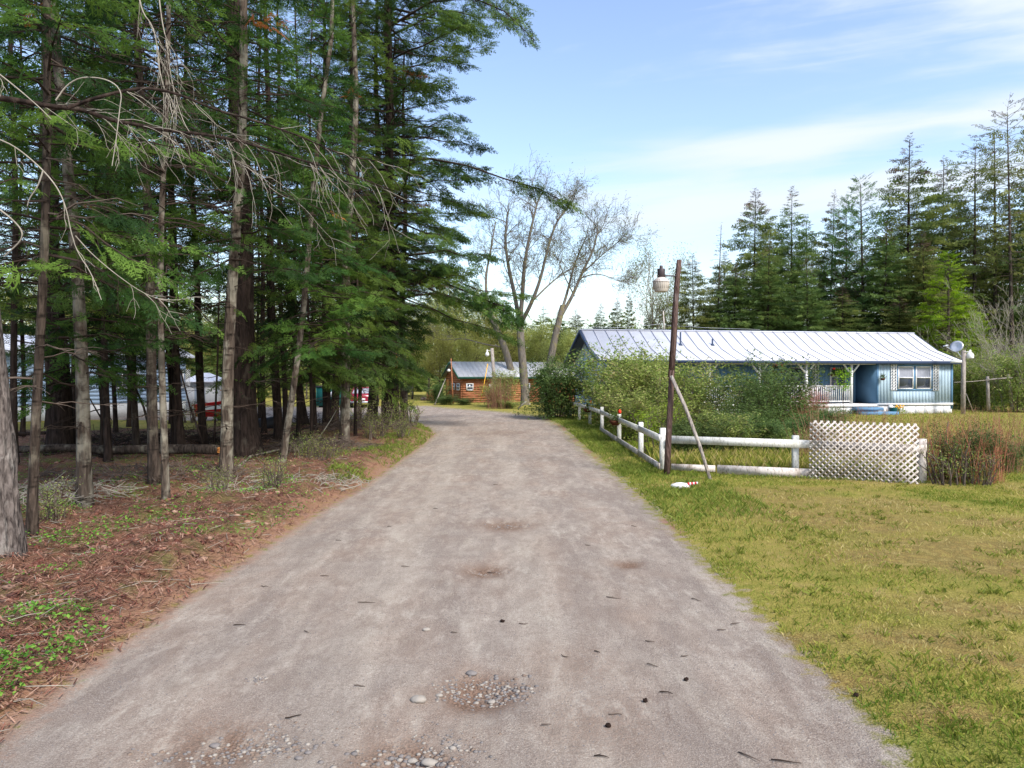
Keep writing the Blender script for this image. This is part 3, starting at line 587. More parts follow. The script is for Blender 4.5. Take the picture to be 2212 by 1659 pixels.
# nearest trunk at the left edge with its bare limb reaching across the picture
def nearest_tree():
    X, Y = GP(-18, 1242); t = thing('old_tree', 'nearest rough grey trunk cut by the left edge, with a long bare limb', 'tree', (X, Y, H(X, Y)))
    P, rr = [], []
    for i in range(60):
        s = i/59; z = -.2+s*9; P.append((-.055*z+.03*math.sin(z*1.3), .02*math.sin(z), z)); rr.append(.235*(1-.5*s)*(1+.35*math.exp(-max(z, 0)*3)))
    g = Geo(); g.tube(P, rr, 64, 0, .5, True, .10, 4); obj('trunk', g, M['bark_near'], t, True)
    o = np.array((X, Y, H(X, Y)))
    def line(pts, Ya, Yb): n = len(pts); return np.array([W(x, y, Ya+(Yb-Ya)*i/(n-1)) for i, (x, y) in enumerate(pts)])-o
    def smooth(P):
        for _ in range(2):
            Q = [P[0]]
            for a, b in zip(P[:-1], P[1:]): Q += [a*.75+b*.25, a*.25+b*.75]
            P = np.array(Q+[P[-1]])
        return P
    rng = random.Random(5); g = Geo()
    def limb(pts, Ya, Yb, w0, w1, tw=0, tl=.3, pale=0):
        P = smooth(line(pts, Ya, Yb)); n = len(P); g.tube(P, np.linspace(w0, w1, n), 6, pale, .5, False, .12, len(pts))
        for q in range(tw):
            i = rng.randint(n//5, n-2); d = P[i+1]-P[i]; d /= np.linalg.norm(d); s = rng.choice((-1, 1)); v = d*rng.uniform(.5, 1)+np.array((0, rng.uniform(-.6, .6), rng.uniform(-1.1, .35)))
            tips = []; branch(g, rng, P[i], v, tl*rng.uniform(.4, 1.2), .004, 1, tips, rng.choice((0, 1)), 3, .22, -.05, (2, 3), .6, .0016)
    limb([(-40, 208), (0, 215), (60, 222), (130, 235), (180, 238), (240, 262), (300, 272), (370, 286), (440, 292), (520, 306), (600, 332), (680, 356), (760, 380), (840, 410)], 6.2, 7.2, .030, .006, 60, .5)
    limb([(150, 236), (205, 216), (270, 200), (320, 192), (390, 206), (460, 238), (550, 262), (640, 292), (740, 338), (830, 352)], 6.3, 7.2, .019, .005, 46, .5)
    limb([(250, 262), (290, 300), (360, 318), (470, 332), (560, 372), (640, 430), (690, 500)], 6.5, 7.4, .006, .003, 26, .45)
    limb([(125, 220), (150, 185), (185, 168), (240, 175), (268, 200), (262, 240), (255, 300), (245, 360)], 5.8, 5.8, .006, .003, 4, .2, 1)
    limb([(-30, 290), (0, 302), (40, 320), (95, 367), (130, 410), (147, 455), (155, 500), (168, 545), (200, 592), (220, 648)], 5.6, 5.9, .006, .003, 6, .25, 1)
    limb([(97, 370), (85, 405), (66, 430), (62, 447)], 5.7, 5.7, .007, .003, 1, .1, 1)
    limb([(-30, 430), (0, 452), (30, 475), (52, 500), (48, 522), (10, 555)], 5.2, 5.3, .008, .004, 2, .2, 1)
    limb([(165, 510), (200, 550), (260, 600), (320, 640), (380, 655)], 6, 6.4, .005, .002, 8, .3, 1)
    limb([(-30, 140), (0, 160), (50, 200), (90, 235), (115, 260)], 5.2, 5.4, .006, .003, 4, .2, 1)
    limb([(300, -40), (310, 30), (335, 60), (345, 110), (350, 170), (372, 230)], 7.5, 7.5, .009, .003, 22, .5, 1)
    limb([(345, -40), (352, 40), (365, 100), (372, 170), (395, 260), (420, 300)], 7.7, 7.7, .008, .003, 18, .5, 1)
    obj('limb', g, [M['bark_dark'], M['twig_pale']], t, True)
nearest_tree()

# fallen log
def fallen():
    P = [W(-60, 1014, 17.6), W(120, 1004, 17.4), W(290, 994, 17.3), W(470, 986, 17.2)]; P = np.array([a*(1-s)+b*s for a, b in zip(P[:-1], P[1:]) for s in (0, .25, .5, .75)]+[P[-1]]); P[:, 2] = [.14+max(H(q[0], q[1]), H(q[0]+.3, q[1]))*.5+.5*H(P[8][0], P[8][1])+.06 for q in P]; o = P[8]*np.array((1, 1, 0)); P = P-o
    t = thing('fallen_log', 'long grey fallen log lying across the wood behind the first trunks', 'log', tuple(o))
    g = Geo(); g.tube(P, np.linspace(.085, .125, len(P)), 12, 0, .5, True, .08, 2); obj('log', g, M['bark_grey'], t, True)
    g = Geo(); e = P[-1]
    for q in range(9): r = random.Random(q); g.beam(e+np.array((-.06, r.uniform(-.05, .05), r.uniform(-.06, .06))), e+np.array((r.uniform(.05, .22), r.uniform(-.05, .05), r.uniform(-.08, .08))), .035, .03)
    obj('splintered_end', g, M['fresh_wood'], t)
fallen()
def stick(name, pts, w, mat, label, cat, group=None, k=6):
    P = np.array(pts, float); o = P[0].copy(); g = Geo(); g.tube(P-o, np.linspace(w, w*.5, len(P)), k, 0, .5, True, .15, 1); ob = obj(name, g, M[mat], None, True, tuple(o)); return tag(ob, label, cat, group)
def gz(x, y, dz=0): X, Y = GP(x, y); return np.array((X, Y, H(X, Y)+dz))
stick('fallen_branch', [gz(505, 1040, .04), gz(540, 1012, .10), gz(610, 992, .15), gz(680, 982, .22)], .035, 'bark_pale', 'pale fallen branch with an orange end in front of the broad furrowed trunk', 'branch')
stick('fallen_branch', [gz(560, 960, .06), gz(620, 955, .15), gz(680, 945, .3)], .04, 'bark_grey', 'short grey fallen branch behind the slender leaning trunk', 'branch')
stick('fallen_branch', [gz(640, 985, .03), gz(690, 968, .25), gz(715, 945, .5), gz(730, 925, .7)], .022, 'twig_pale', 'forked pale branch poking up from the brush pile', 'branch')
stick('fallen_branch', [gz(30, 950, .1), gz(100, 948, .15), gz(180, 945, .1)], .08, 'bark_dark', 'dark fallen branch lying behind the left end of the log', 'branch')
for lab, pts, w in (('thin bent dead sapling rising before the white skirting of the blue home', [(330, 960), (310, 880), (285, 820), (270, 760), (240, 700), (222, 660)], .03),
                    ('thin dead sapling leaning left from the fallen log middle', [(262, 985), (238, 940), (210, 890), (190, 855), (175, 800)], .025),
                    ('dark leaning dead stem by the left side of the red trailer box', [(440, 968), (428, 930), (410, 880), (390, 800)], .035),
                    ('thin dark stem crossing the white panel of the red box', [(461, 975), (465, 880), (470, 780), (474, 640), (470, 480)], .03)):
    stick('dead_sapling', [W(x, y, 18.3) for x, y in pts], w, 'bark_dark', lab, 'sapling')

# brush, litter, ground plants: uncountable stuff
RS = np.random.RandomState(4)
def scatter(n, x0, x1, y0, y1, mask, power=1.6):
    """more points near the eye"""
    Y = y0+(y1-y0)*RS.rand(n)**power; X = x0+(x1-x0)*RS.rand(n); X = X*np.clip(Y/12, .45, 2.2) if x0 < 0 else X
    k = mask(X, Y); X, Y = X[k], Y[k]; return X, Y, hz(X, Y)
def stuff(name, g, mats, label, cat): return tag(obj(name, g, mats), label, cat, kind='stuff')
def blades(X, Y, Z, h, w, lean, vr=(0, 1), vv=None):
    n = len(X); a = RS.rand(n)*6.28; hh = h*RS.uniform(.5, 1.3, n); lx, ly = RS.normal(0, lean, (2, n))*hh; c, s = np.cos(a)*w/2, np.sin(a)*w/2
    v = np.stack([np.stack([X-c, Y-s, Z-.01], 1), np.stack([X+c, Y+s, Z-.01], 1), np.stack([X+lx*.4+c*.7, Y+ly*.4+s*.7, Z+hh*.6], 1), np.stack([X+lx, Y+ly, Z+hh], 1)], 1)
    g = Geo(); g.add(v.reshape(-1, 3), np.arange(n*4).reshape(-1, 4), 0, np.repeat(RS.uniform(vr[0], vr[1], n) if vv is None else vv, 4)); return g
inf = lambda x, y: sdist(x, y, FOREST); inr = lambda x, y: sdist(x, y, ROAD)
# rust coloured needle litter and twig debris
X, Y, Z = scatter(70000, -9, -1, 3.0, 24, lambda x, y: (inf(x, y) > -.15+.3*RS.rand(len(x))), 1.5)
a = RS.rand(len(X))*6.28; l = RS.uniform(.012, .06, len(X)); w = RS.uniform(.0015, .006, len(X)); dz = RS.uniform(-.35, .5, len(X))*l
d = np.stack([np.cos(a)*l, np.sin(a)*l, dz], 1); s = np.stack([-np.sin(a)*w, np.cos(a)*w, 0*w], 1); p = np.stack([X, Y, Z+.012+RS.rand(len(X))*.035], 1)
g = Geo(); g.add(np.stack([p-d-s, p+d-s, p+d+s, p-d+s], 1).reshape(-1, 3), np.arange(len(X)*4).reshape(-1, 4), 0, np.repeat(RS.rand(len(X)), 4))
stuff('needle_litter', g, M['litter'], 'rust brown needles and bark bits covering the forest floor', 'litter')
X, Y, Z = scatter(1500, -9, -1, 3.2, 17, lambda x, y: (inf(x, y) > .25) & (fbm(x*1.1, y*1.1, 91) > .44), 1.3)
g = Geo()
for i in range(len(X)): r = RS.uniform(.012, .06); g.blob((X[i], Y[i], Z[i]+r*.15), (r, r*RS.uniform(.6, 1.2), r*RS.uniform(.35, .7)), i % 97, 0, RS.rand(), 7, .45)
stuff('soil_clods', g, M['litter'], 'brown clods and bark lumps on the rim of the wood', 'soil')
X, Y, Z = scatter(900, -9, -1, 3.2, 18, lambda x, y: inf(x, y) > .0, 1.3); g = Geo()
for i in range(len(X)): a = RS.rand()*6.28; l = RS.uniform(.06, .35); d = np.array((math.cos(a)*l, math.sin(a)*l, RS.uniform(-.02, .05))); p = np.array((X[i], Y[i], Z[i]+.03)); g.tube([p, p+d*.5+RS.normal(0, .012, 3), p+d], [.004, .0035, .002], 3, 0, RS.rand(), False)
stuff('dead_twigs', g, M['twig_pale'], 'pale dead twigs strewn over the rim of the wood', 'twigs')
# low green leaves
X, Y, Z = scatter(48000, -9, -1, 4.2, 20, lambda x, y: (inf(x, y) > .1) & (fbm(x*1.5, y*1.5, 41) > .47+.12*RS.rand(len(x))), 1.4)
g = Geo(); n = len(X); pts = np.stack([X, Y, Z+.03+.09*RS.rand(n)], 1); nr = RS.normal(0, .5, (n, 3)); nr[:, 2] = 1; nr /= np.linalg.norm(nr, axis=1)[:, None]
u = np.cross(nr, RS.normal(0, 1, (n, 3))); u /= np.linalg.norm(u, axis=1)[:, None]; wv = np.cross(nr, u); s = RS.uniform(.008, .026, n)[:, None]
g.add(np.stack([pts-u*s, pts+wv*s*.6, pts+u*s, pts-wv*s*.6], 1).reshape(-1, 3), np.arange(n*4).reshape(-1, 4), 0, np.repeat(RS.rand(n), 4))
stuff('ground_plants', g, M['plant'], 'low bright green leaves in patches along the edge of the wood', 'plants')
# lawn grass
def lawnmask(x, y): return (inr(x, y) < -.03) & (inf(x, y) < -.1) & (x > 0)
X, Y, Z = scatter(270000, 1.2, 13.5, 3.0, 16.5, lambda x, y: lawnmask(x, y) & (RS.rand(len(x)) < (.2+.8*np.clip((fbm(x*1.3, y*1.3, 51)-.40)*9, 0, 1))*(1-.88*dryf(x, y, inr(x, y)))), 1.25)
vv = np.clip(.10+.6*dryf(X, Y, inr(X, Y))+1.1*(fbm(X*.8, Y*1.2, 26)-.42)+RS.normal(0, .2, len(X))+.25*np.clip((-inr(X, Y)-.4), 0, 1), 0, 1)
stuff('lawn_grass', blades(X, Y, Z, .036, .007, .55, vv=vv), M['grass'], 'short yellowish lawn grass right of the road', 'grass')
# separate weed tufts in the lawn
g = Geo(); R_ = np.random.RandomState(77); tx_, ty_ = [], []
for q in range(900):
    y0 = 3.2+11*R_.rand()**1.3; x0 = R_.uniform(1.5, 2.5+y0*.85)
    if sdist(np.array([x0]), np.array([y0]), ROAD)[0] > -.15: continue
    m_ = R_.randint(6, 30); w0 = R_.uniform(.02, .09); tx_.append(R_.normal(x0, w0, m_)); ty_.append(R_.normal(y0, w0, m_))
X = np.concatenate(tx_); Y = np.concatenate(ty_); stuff('lawn_weeds', blades(X, Y, hz(X, Y), .045, .009, .7), M['grass_lush'], 'greener weed tufts dotted over the lawn', 'weeds')
X, Y, Z = scatter(30000, 3.2, 28, 15, 44, lambda x, y: lawnmask(x, y), 1.0)
stuff('yard_grass', blades(X, Y, Z, .10, .020, .5, (0, .5)), M['grass'], 'rough grass in the yard before the blue house', 'grass')
# lush verge along the fence and the far bend
X, Y, Z = scatter(80000, 1.0, 4.6, 9.0, 36, lambda x, y: (inr(x, y) < -.12) & (inr(x, y) > -1.9) & (RS.rand(len(x)) < np.clip((y-9)/6, 0, 1)*(.25+.75*(fbm(x*1.1, y*1.1, 55) > .45))), 1.15)
stuff('verge_grass', blades(X, Y, Z, .085, .011, .5), M['grass_lush'], 'longer green grass between the road and the white fence', 'grass')
X, Y, Z = scatter(26000, -3.2, -.6, 14, 33, lambda x, y: (inf(x, y) > -.1) & (inf(x, y) < 1.3) & (fbm(x*.8, y*.8, 61) > .44), 1.)
stuff('verge_grass', blades(X, Y, Z, .09, .010, .6), M['grass_lush'], 'green grass on the wood side of the road bend', 'grass')
X, Y, Z = scatter(9000, 3.5, 8.6, 14.4, 17.6, lambda x, y: lawnmask(x, y) & (y > 15.75-.335*(x-3.4)), 1.)
stuff('weeds', blades(X, Y, Z, .30, .010, .3), [M['grass']], 'tall thin weeds growing inside the white fence', 'weeds')
X, Y, Z = scatter(3500, 3.3, 8.4, 13.75, 15.3, lambda x, y: (abs(y-(15.25-.27*(x-3.35))) < .28), 1.)
stuff('weeds', blades(X, Y, Z, .07, .012, .5), [M['grass_lush']], 'green tufts along the foot of the white fence', 'weeds')
# brush piles of bare sticks
def brush(c, rx, ry, h, n, mat, label, seed, L=.8):
    R_ = np.random.RandomState(seed); g = Geo()
    for i in range(n):
        a = R_.rand()*6.28; r = R_.rand()**.5; x, y = math.cos(a)*r*rx, math.sin(a)*r*ry; z = h*(1-r)*R_.rand()+.03; d = R_.normal(0, 1, 3)*np.array((1, .7, .28)); d /= np.linalg.norm(d); l = L*R_.uniform(.3, 1); p = np.array((x, y, z))
        q = p+d*l/2+np.array((0, 0, .05)); g.tube([p-d*l/2, p+R_.normal(0, .03, 3), q], [.009, .007, .003], 3, 0, R_.rand(), False)
    X, Y = GP(*c); tag(obj('brush_pile', g, M[mat], None, False, (X, Y, H(X, Y))), label, 'brush pile', kind='stuff')
brush((690, 985), 1.6, 1.2, .35, 420, 'twig', 'grey brown heap of thin sticks at the foot of the slender leaning trunk', 1)
brush((400, 968), 4.4, 1.2, .5, 800, 'twig_dark', 'dark tangle of dead branches behind the fallen log', 2, 1.1)
brush((110, 1090), 1.3, 1.0, .2, 260, 'twig_pale', 'bleached twigs heaped between the first two thin trunks', 3, .7)
brush((790, 940), 1.8, 2.2, .6, 520, 'twig', 'brown dry stems at the foot of the trees by the bend', 4, .7)
brush((650, 930), 3.4, 1.6, .5, 500, 'twig_dark', 'dark dead branches under the trees near the turnout', 5, 1.)
brush((330, 1050), 2.2, 1., .22, 380, 'twig', 'brown twigs lying around the close pair of firs', 6, .6)
brush((600, 1060), 1.8, 1.2, .10, 260, 'twig_pale', 'scattered pale twigs at the rim of the wood', 7, .4)
# small bushes and saplings under the wood
def place(name, me_parts, x, y, label, cat, group=None, sc=1, rz=0, scz=None, z=None):
    X, Y = GP(x, y); t = thing(name, label, cat, (X, Y, H(X, Y) if z is None else z), rz, group); t.scale = (sc, sc, scz or sc)
    for nm, me in me_parts: link(nm, me, t)
    return t
def split(g, names, mats):
    """one mesh per slot of g"""
    out = []
    V = np.concatenate([v.reshape(-1, 3) for v in g.V]); A = np.concatenate(g.A); Ls = [np.asarray(l).ravel() for l in g.L]
    for i, nm in enumerate(names):
        h = Geo(); base = 0; keepL, keepC = [], []
        for l, c, m in zip(Ls, g.C, g.M):
            c = np.asarray(c)
            if np.asarray(m)[0] == i: keepL.append(l); keepC.append(c)
        if not keepL: continue
        L_ = np.concatenate(keepL); us, inv = np.unique(L_, return_inverse=True); h.V = [V[us]]; h.A = [A[us]]; h.L = [inv]; h.C = [np.concatenate(keepC)]; h.M = [np.zeros(len(h.C[0]))]; h.n = len(us)
        out.append((nm, h.mesh(nm, mats[i])))
    return out
SH = [split(shrub(400+i, 2.6, 1.5, 30, 11500, .06, .11), ('foliage', 'stems'), (M['shrub'], M['twig'])) for i in range(3)]
SHD = [split(shrub(420+i, 2.6, 1.5, 30, 13500, .06, .11), ('foliage', 'stems'), (M['shrub_dark'], M['twig_dark'])) for i in range(2)]
SHO = split(shrub(440, 3.2, 1.7, 10, 9000, .055, .14, 3, .4), ('foliage', 'stems'), (M['shrub_dark'], M['twig_dark']))
SMALL = [split(shrub(450+i, .6, .4, 14, 1100, .016, .06, 1), ('foliage', 'stems'), (M['shrub'], M['twig'])) for i in range(2)]
for i, (x, y, s, lab) in enumerate([(770, 935, 1.9, 'leafy low bush between the pale scarred trunk and the road bend'), (842, 938, 1.8, 'low bush right under the torn dark trunk'), (885, 930, 1.4, 'small bush at the tip of the wood where the road bends'), (700, 1010, 1.0, 'olive low bush beside the heap of thin sticks'), (810, 960, 1.3, 'brownish green bush near the grassy verge'), (590, 1075, .9, 'low sprawling plant at the rim of the wood'), (470, 1085, .7, 'small green sapling bush in front of the pale banded trunk'), (110, 1150, .9, 'dark green seedling bush beside the first thin trunk'), (655, 1000, 1.1, 'small bush right of the slender leaning trunk'), (870, 960, .9, 'green tuft bush on the verge just before the bend')]):
    place('bush', SMALL[i % 2], x, y, lab, 'bush', None, s, i*1.3)

# ------------------------------------------------------------------ trees behind
def mk_far(name, Ht, g, mats, trunk_r, bark, leanx=0): 
    parts = split(g, ('crown', 'branches', 'cones')[:len(mats)], mats)
    tg = Geo(); tg.tube([(leanx*z, 0, z) for z in np.linspace(-.3, Ht*.98, 10)], np.linspace(trunk_r, .02, 10), 7, 0, .5, True, .05, 1)
    return [('trunk', tg.mesh('trunk', M[bark], True))]+parts
pf = lambda s: (1-s)**.85*1.38+.01
SP = [mk_far('spruce', 20, conifer(500+i, 20, 2.2+i*.6, 3.5+.2*i, 260, pf, .20, .18, .85, FR_FAR, .125, .05, .84, gap=.12, roll=1.3), [M['spruce'], M['twig_dark'], M['cone_tip']], .16, 'bark_dark') for i in range(3)]
SG = [mk_far('spruce', 20, conifer(520+i, 20, 1.5, 3.7, 270, pf, .18, .2, .85, FR_FAR, .125, .05, .90, gap=.10, roll=1.3), [M['spruce_green'], M['twig_dark'], M['cone_tip']], .16, 'bark_dark') for i in range(2)]
TH = [mk_far('spruce', 20, conifer(540+i, 20, 8-2*i, 2.4, 150, lambda s: .5+.5*math.sin(3.1*min(1, .25+s*.78)), .15, .2, .8, FR_FAR, .24, .2, .9, gap=.2, roll=1.3), [M['spruce'], M['twig'], M['cone_tip']], .2, 'bark_grey') for i in range(2)]
SK = mk_far('spruce', 20, conifer(560, 20, 4, 2.1, 150, pf, .3, .3, .5, FR_FAR, .5, .4, .7, gap=.1, thick=.03), [M['spruce'], M['twig'], M['cone_tip']], .14, 'bark_grey')
PN = mk_far('pine', 18, conifer(570, 18, 4, 2.7, 150, lambda s: (1-s)**.6+.1, -.25, .5, .75, FR_PINE, .22, .35, None), [M['pine'], M['twig']], .18, 'bark_grey')
CD = mk_far('cedar', 10, conifer(580, 10, .4, 2.2, 190, lambda s: (1-s)**.7+.08, .1, .5, .7, FR_FAR, .17, .1, None), [M['cedar'], M['twig']], .13, 'bark_grey')
YG = [mk_far('tree', 9, broadleaf(600+i, 9, 3.0, 17000, .08, .5), [M['spring'], M['twig']], .11, 'bark_pale') for i in range(3)]
GB = mk_far('tree', 10, broadleaf(620, 10, 3, 5000, .07, .5, 4), [M['decid_leaf'], M['twig_pale']], .12, 'bark_pale')
def far(parts, unit, name, x, Y, ytop, label, cat='tree', group=None, wid=1., rz=0, ybase=None):
    X = (x-CX)/F*Y; ht = CH+(HY-ytop)/F*Y; s = ht/unit; t = thing(name, label, cat, (X, Y, 0), rz, group); t.scale = (s*wid, s*wid, s)
    t.rotation_euler = (R(1.6*math.sin(x*1.3)), R(1.6*math.cos(x*.7)), rz)
    for nm, me in parts: link(nm, me, t)
    return t
R1 = [(SP[0], 'spruce_tree', 1955, 58, 293, 1.20, 'tallest broad olive spruce behind the right half of the house'),
 (SP[1], 'spruce_tree', 2033, 62, 343, .95, 'narrow spruce just right of the tallest broad one'),
 (TH[0], 'spruce_tree', 2104, 58, 312, 1.15, 'high crowned spruce with bare lower trunk, above the grey bare bush'),
 (TH[1], 'spruce_tree', 2150, 57, 265, 1.0, 'tall thin crowned spruce next to the rightmost one'),
 (TH[0], 'spruce_tree', 2188, 54, 226, .85, 'rightmost and tallest thin spruce, tip highest in the picture on the right'),
 (SG[0], 'spruce_tree', 1707, 58, 400, 1.0, 'pointed spruce with cones at its tip, third dark tip from the lamp pole'),
 (SP[2], 'spruce_tree', 1622, 58, 408, 1.1, 'wide ragged spruce second from the lamp pole, brown tipped'),
 (SP[0], 'spruce_tree', 1786, 62, 415, .85, 'slim dark tipped spruce left of the green pine'),
 (SK, 'dead_spruce', 1543, 56, 478, 1.1, 'sparse half dead spruce with bare branches right of the lamp pole'),
 (SP[1], 'spruce_tree', 1500, 56, 546, 1.2, 'shorter brownish spruce directly right of the lamp pole top'),
 (PN, 'pine_tree', 1867, 57, 392, 1.15, 'bright green pine with upturned tufts left of the tallest spruce'),
 (PN, 'pine_tree', 1828, 60, 430, 1.0, 'lower green pine adjoining the taller pine'),
 (SG[1], 'spruce_tree', 1905, 55, 480, 1.25, 'bushy olive spruce filling the gap below the tallest spruce'),
 (SG[0], 'spruce_tree', 1655, 54, 520, 1.2, 'green spruce lower in front of the wide ragged one'),
 (SG[1], 'spruce_tree', 1580, 55, 570, 1.3, 'deep green spruce low behind the roof near the lamp pole'),
 (SG[0], 'spruce_tree', 1745, 53, 560, 1.2, 'low full spruce behind the middle of the white roof'),
 (SP[2], 'spruce_tree', 2000, 54, 500, 1.1, 'dull spruce between the tallest one and the bright green cedar'),
 (CD, 'cedar_tree', 2050, 49, 545, 1.25, 'bright yellow green cedar above the right end of the house'),
 (CD, 'cedar_tree', 2085, 50, 640, 1.6, 'lower yellow green cedar behind the satellite dish'),
 (SP[0], 'spruce_tree', 1820, 54, 610, 1.7, 'squat olive spruce behind the roof centre'),
 (SP[1], 'spruce_tree', 1935, 52, 640, 2.0, 'squat spreading spruce just above the roof right part'),
 (SG[1], 'spruce_tree', 2240, 56, 330, 1.1, 'spruce cut by the right edge of the picture')]
R1 += [(SG[0], 'spruce_tree', 1840, 66, 520, 1.2, 'dim spruce filling in behind the pines'), (SP[1], 'spruce_tree', 1975, 66, 430, 1.2, 'spruce half hidden between the two tallest spruces'), (SG[1], 'spruce_tree', 2070, 64, 420, 1.2, 'spruce behind the bright green cedar'), (SP[2], 'spruce_tree', 1660, 66, 470, 1.2, 'spruce behind the gap between the two brown tipped spruces'), (SG[0], 'spruce_tree', 1745, 66, 470, 1.2, 'dim spruce between pointed and slim dark tipped spruces'), (SP[0], 'spruce_tree', 2130, 62, 480, 1.3, 'full spruce low behind the thin crowned ones'), (SG[1], 'spruce_tree', 1560, 64, 545, 1.2, 'dim green spruce behind the half dead one'), (SP[1], 'spruce_tree', 2195, 64, 430, 1.2, 'spruce filling the right edge below the tallest thin spruce')]
for i, (pt, nm, x, Y, yt, wd, lab) in enumerate(R1): far(pt, {'pine_tree': 18, 'cedar_tree': 10}.get(nm, 20), nm, x, Y, yt, lab, 'tree', 'trees behind the blue house', wd, i*1.7)
R2 = [(SP[0], 'spruce_tree', 1357, 74, 618, .5, 'thin needle shaped spruce tip in the gap between bare tree and lamp'),
 (SP[1], 'spruce_tree', 1330, 72, 640, .9, 'small distant spruce left of the needle shaped one'),
 (SG[0], 'spruce_tree', 1295, 70, 655, 1.1, 'small distant spruce over the left roof end'),
 (SG[1], 'spruce_tree', 1400, 70, 665, 1.0, 'low distant spruce directly left of the lamp pole'),
 (GB, 'young_birch', 1408, 66, 560, .8, 'thin leafed birch standing behind the street lamp head'),
 (GB, 'young_birch', 1460, 66, 590, .9, 'airy birch immediately behind the lamp pole'),
 (SP[2], 'spruce_tree', 1245, 68, 668, 1.2, 'brown green spruce right of the leaning bare tree trunk'),
 (SG[0], 'spruce_tree', 1170, 72, 660, 1.3, 'dark spruce behind the fork of the big bare tree'),
 (SG[1], 'spruce_tree', 1090, 70, 690, 1.2, 'dark green spruce behind the cabin roof'),
 (SP[0], 'spruce_tree', 1205, 64, 690, 1.2, 'olive spruce above the right end of the cabin')]
for i, (pt, nm, x, Y, yt, wd, lab) in enumerate(R2): far(pt, {'young_birch': 10}.get(nm, 20), nm, x, Y, yt, lab, 'tree', 'distant trees beyond the cabin', wd, i*2.1)
k = 0
for i, (x, Y, yt, wd) in enumerate([(925, 68, 655, 1.1), (975, 66, 640, 1.1), (1030, 70, 655, 1.1), (1075, 66, 690, 1.1), (1120, 68, 710, 1.2), (1175, 66, 720, 1.2), (1222, 60, 730, 1.2), (890, 64, 700, 1.2), (950, 62, 735, 1.2), (1010, 61, 745, 1.3)]):
    far(YG[i % 3], 9.6, 'leafing_tree', x, Y, yt, 'yellow green tree just coming into leaf in the mass behind the log cabin', 'tree', 'leafing trees behind the cabin', wd, i*1.1)
for i, (x, Y, yt) in enumerate([(x, 62+(j*17) % 24, 600+(j*53) % 130) for j, x in enumerate(range(-120, 900, 46))]):
    pt, u = ((YG[i % 3], 9.6), (SG[i % 2], 20), (YG[(i+1) % 3], 9.6))[i % 3]
    far(pt, u, 'background_tree', x, Y, yt, 'leafing tree glimpsed between the trunks of the near wood' if u < 20 else 'dark spruce glimpsed between the trunks of the near wood', 'tree', 'trees beyond the turnout', 1.25, i)
for i, (x, Y, yt) in enumerate([(x, 92+(j*13) % 30, 668+(j*37) % 60) for j, x in enumerate(range(-400, 2700, 62))]):
    far(SG[i % 2] if i % 3 else SP[i % 3], 20, 'background_tree', x, Y, yt, 'small far spruce in the forest edge closing the horizon', 'tree', 'far forest edge', 1.5, i*1.3)
# far wood behind everything that reads as one mass
g = Geo(); R_ = np.random.RandomState(8); n = 170000; X = R_.uniform(-150, 170, n); Y = R_.uniform(100, 150, n); top = 6.5+3.5*fbm(X*.12, Y*.1, 71)*2; Z = top*R_.rand(n)**.7; s = .17
u = R_.normal(0, 1, (n, 3))*s; w_ = R_.normal(0, 1, (n, 3))*s*.5; c = np.stack([X, Y, Z], 1)
g.add(np.stack([c-u, c+w_, c+u, c-w_], 1).reshape(-1, 3), np.arange(n*4).reshape(-1, 4), 0, np.repeat(R_.rand(n), 4)); stuff('distant_woods', g, M['spruce_green'], 'dense dark green distant woods along the horizon', 'woods')

# big bare trees in front of the cabin
def bare_tree(name, label, base, Y, limbs, seed, leafn, leafmat_, twl=1.7):
    o = W(base[0], base[1], Y)*np.array((1, 1, 0)); t = thing(name, label, 'tree', tuple(o)); rng = random.Random(seed); g = Geo(); tips = []; gt = Geo()
    for li, (pts, w0, w1, side) in enumerate(limbs):
        P = np.array([W(x, y, Y+dy) for x, y, dy in pts])-o
        for _ in range(2):
            Q = [P[0]]
            for a, b in zip(P[:-1], P[1:]): Q += [a*.75+b*.25, a*.25+b*.75]
            P = np.array(Q+[P[-1]])
        n = len(P); (gt if li == 0 else g).tube(P, np.linspace(w0, w1, n), 10 if li == 0 else 7, 0 if li == 0 else 1, .5, False, .06, li)
        for q in range(side):
            i = rng.randint(n//3, n-1) if q else n-1; d = P[min(i+1, n-1)]-P[i-1]; d /= np.linalg.norm(d); v = d+np.array((rng.gauss(0, .7), rng.gauss(0, .7), rng.uniform(-.2, .6)))
            branch(g, rng, P[i], v, twl*rng.uniform(.5, 1.1), max(w1*.8, .02), 3, tips, 1, 4, .24, .03, (3, 4), .68, .009)
    obj('trunk', gt, M['bark_decid'], t, True)
    leaves(g, [p[0] for p in tips], rng, leafn, .06, .25)
    for nm, me in split(g, ('leaves', 'branches'), (leafmat_, M['bark_decid'])): link(nm, me, t)
bare_tree('bare_tree', 'tallest bare forked tree with its trunk before the cabin wall', (1133, 874), 52, [
  ([(1133, 878, 0), (1134, 850, 0), (1129, 790, 0), (1124, 730, 0), (1122, 690, 0)], .36, .24, 0),
  ([(1122, 700, 0), (1112, 640, .5), (1098, 580, .8), (1090, 520, 1), (1096, 460, 1.3)], .2, .05, 17),
  ([(1122, 700, 0), (1128, 640, -.5), (1132, 570, -1), (1145, 500, -1.2), (1160, 440, -1)], .2, .05, 18),
  ([(1124, 700, 0), (1150, 650, -1), (1168, 600, -1.4), (1180, 545, -2), (1200, 480, -2.2), (1225, 450, -2)], .17, .04, 18),
  ([(1150, 650, -1), (1180, 620, 0), (1215, 590, 1), (1250, 575, 1)], .08, .03, 12)], 11, 5200, M['decid_leaf'])
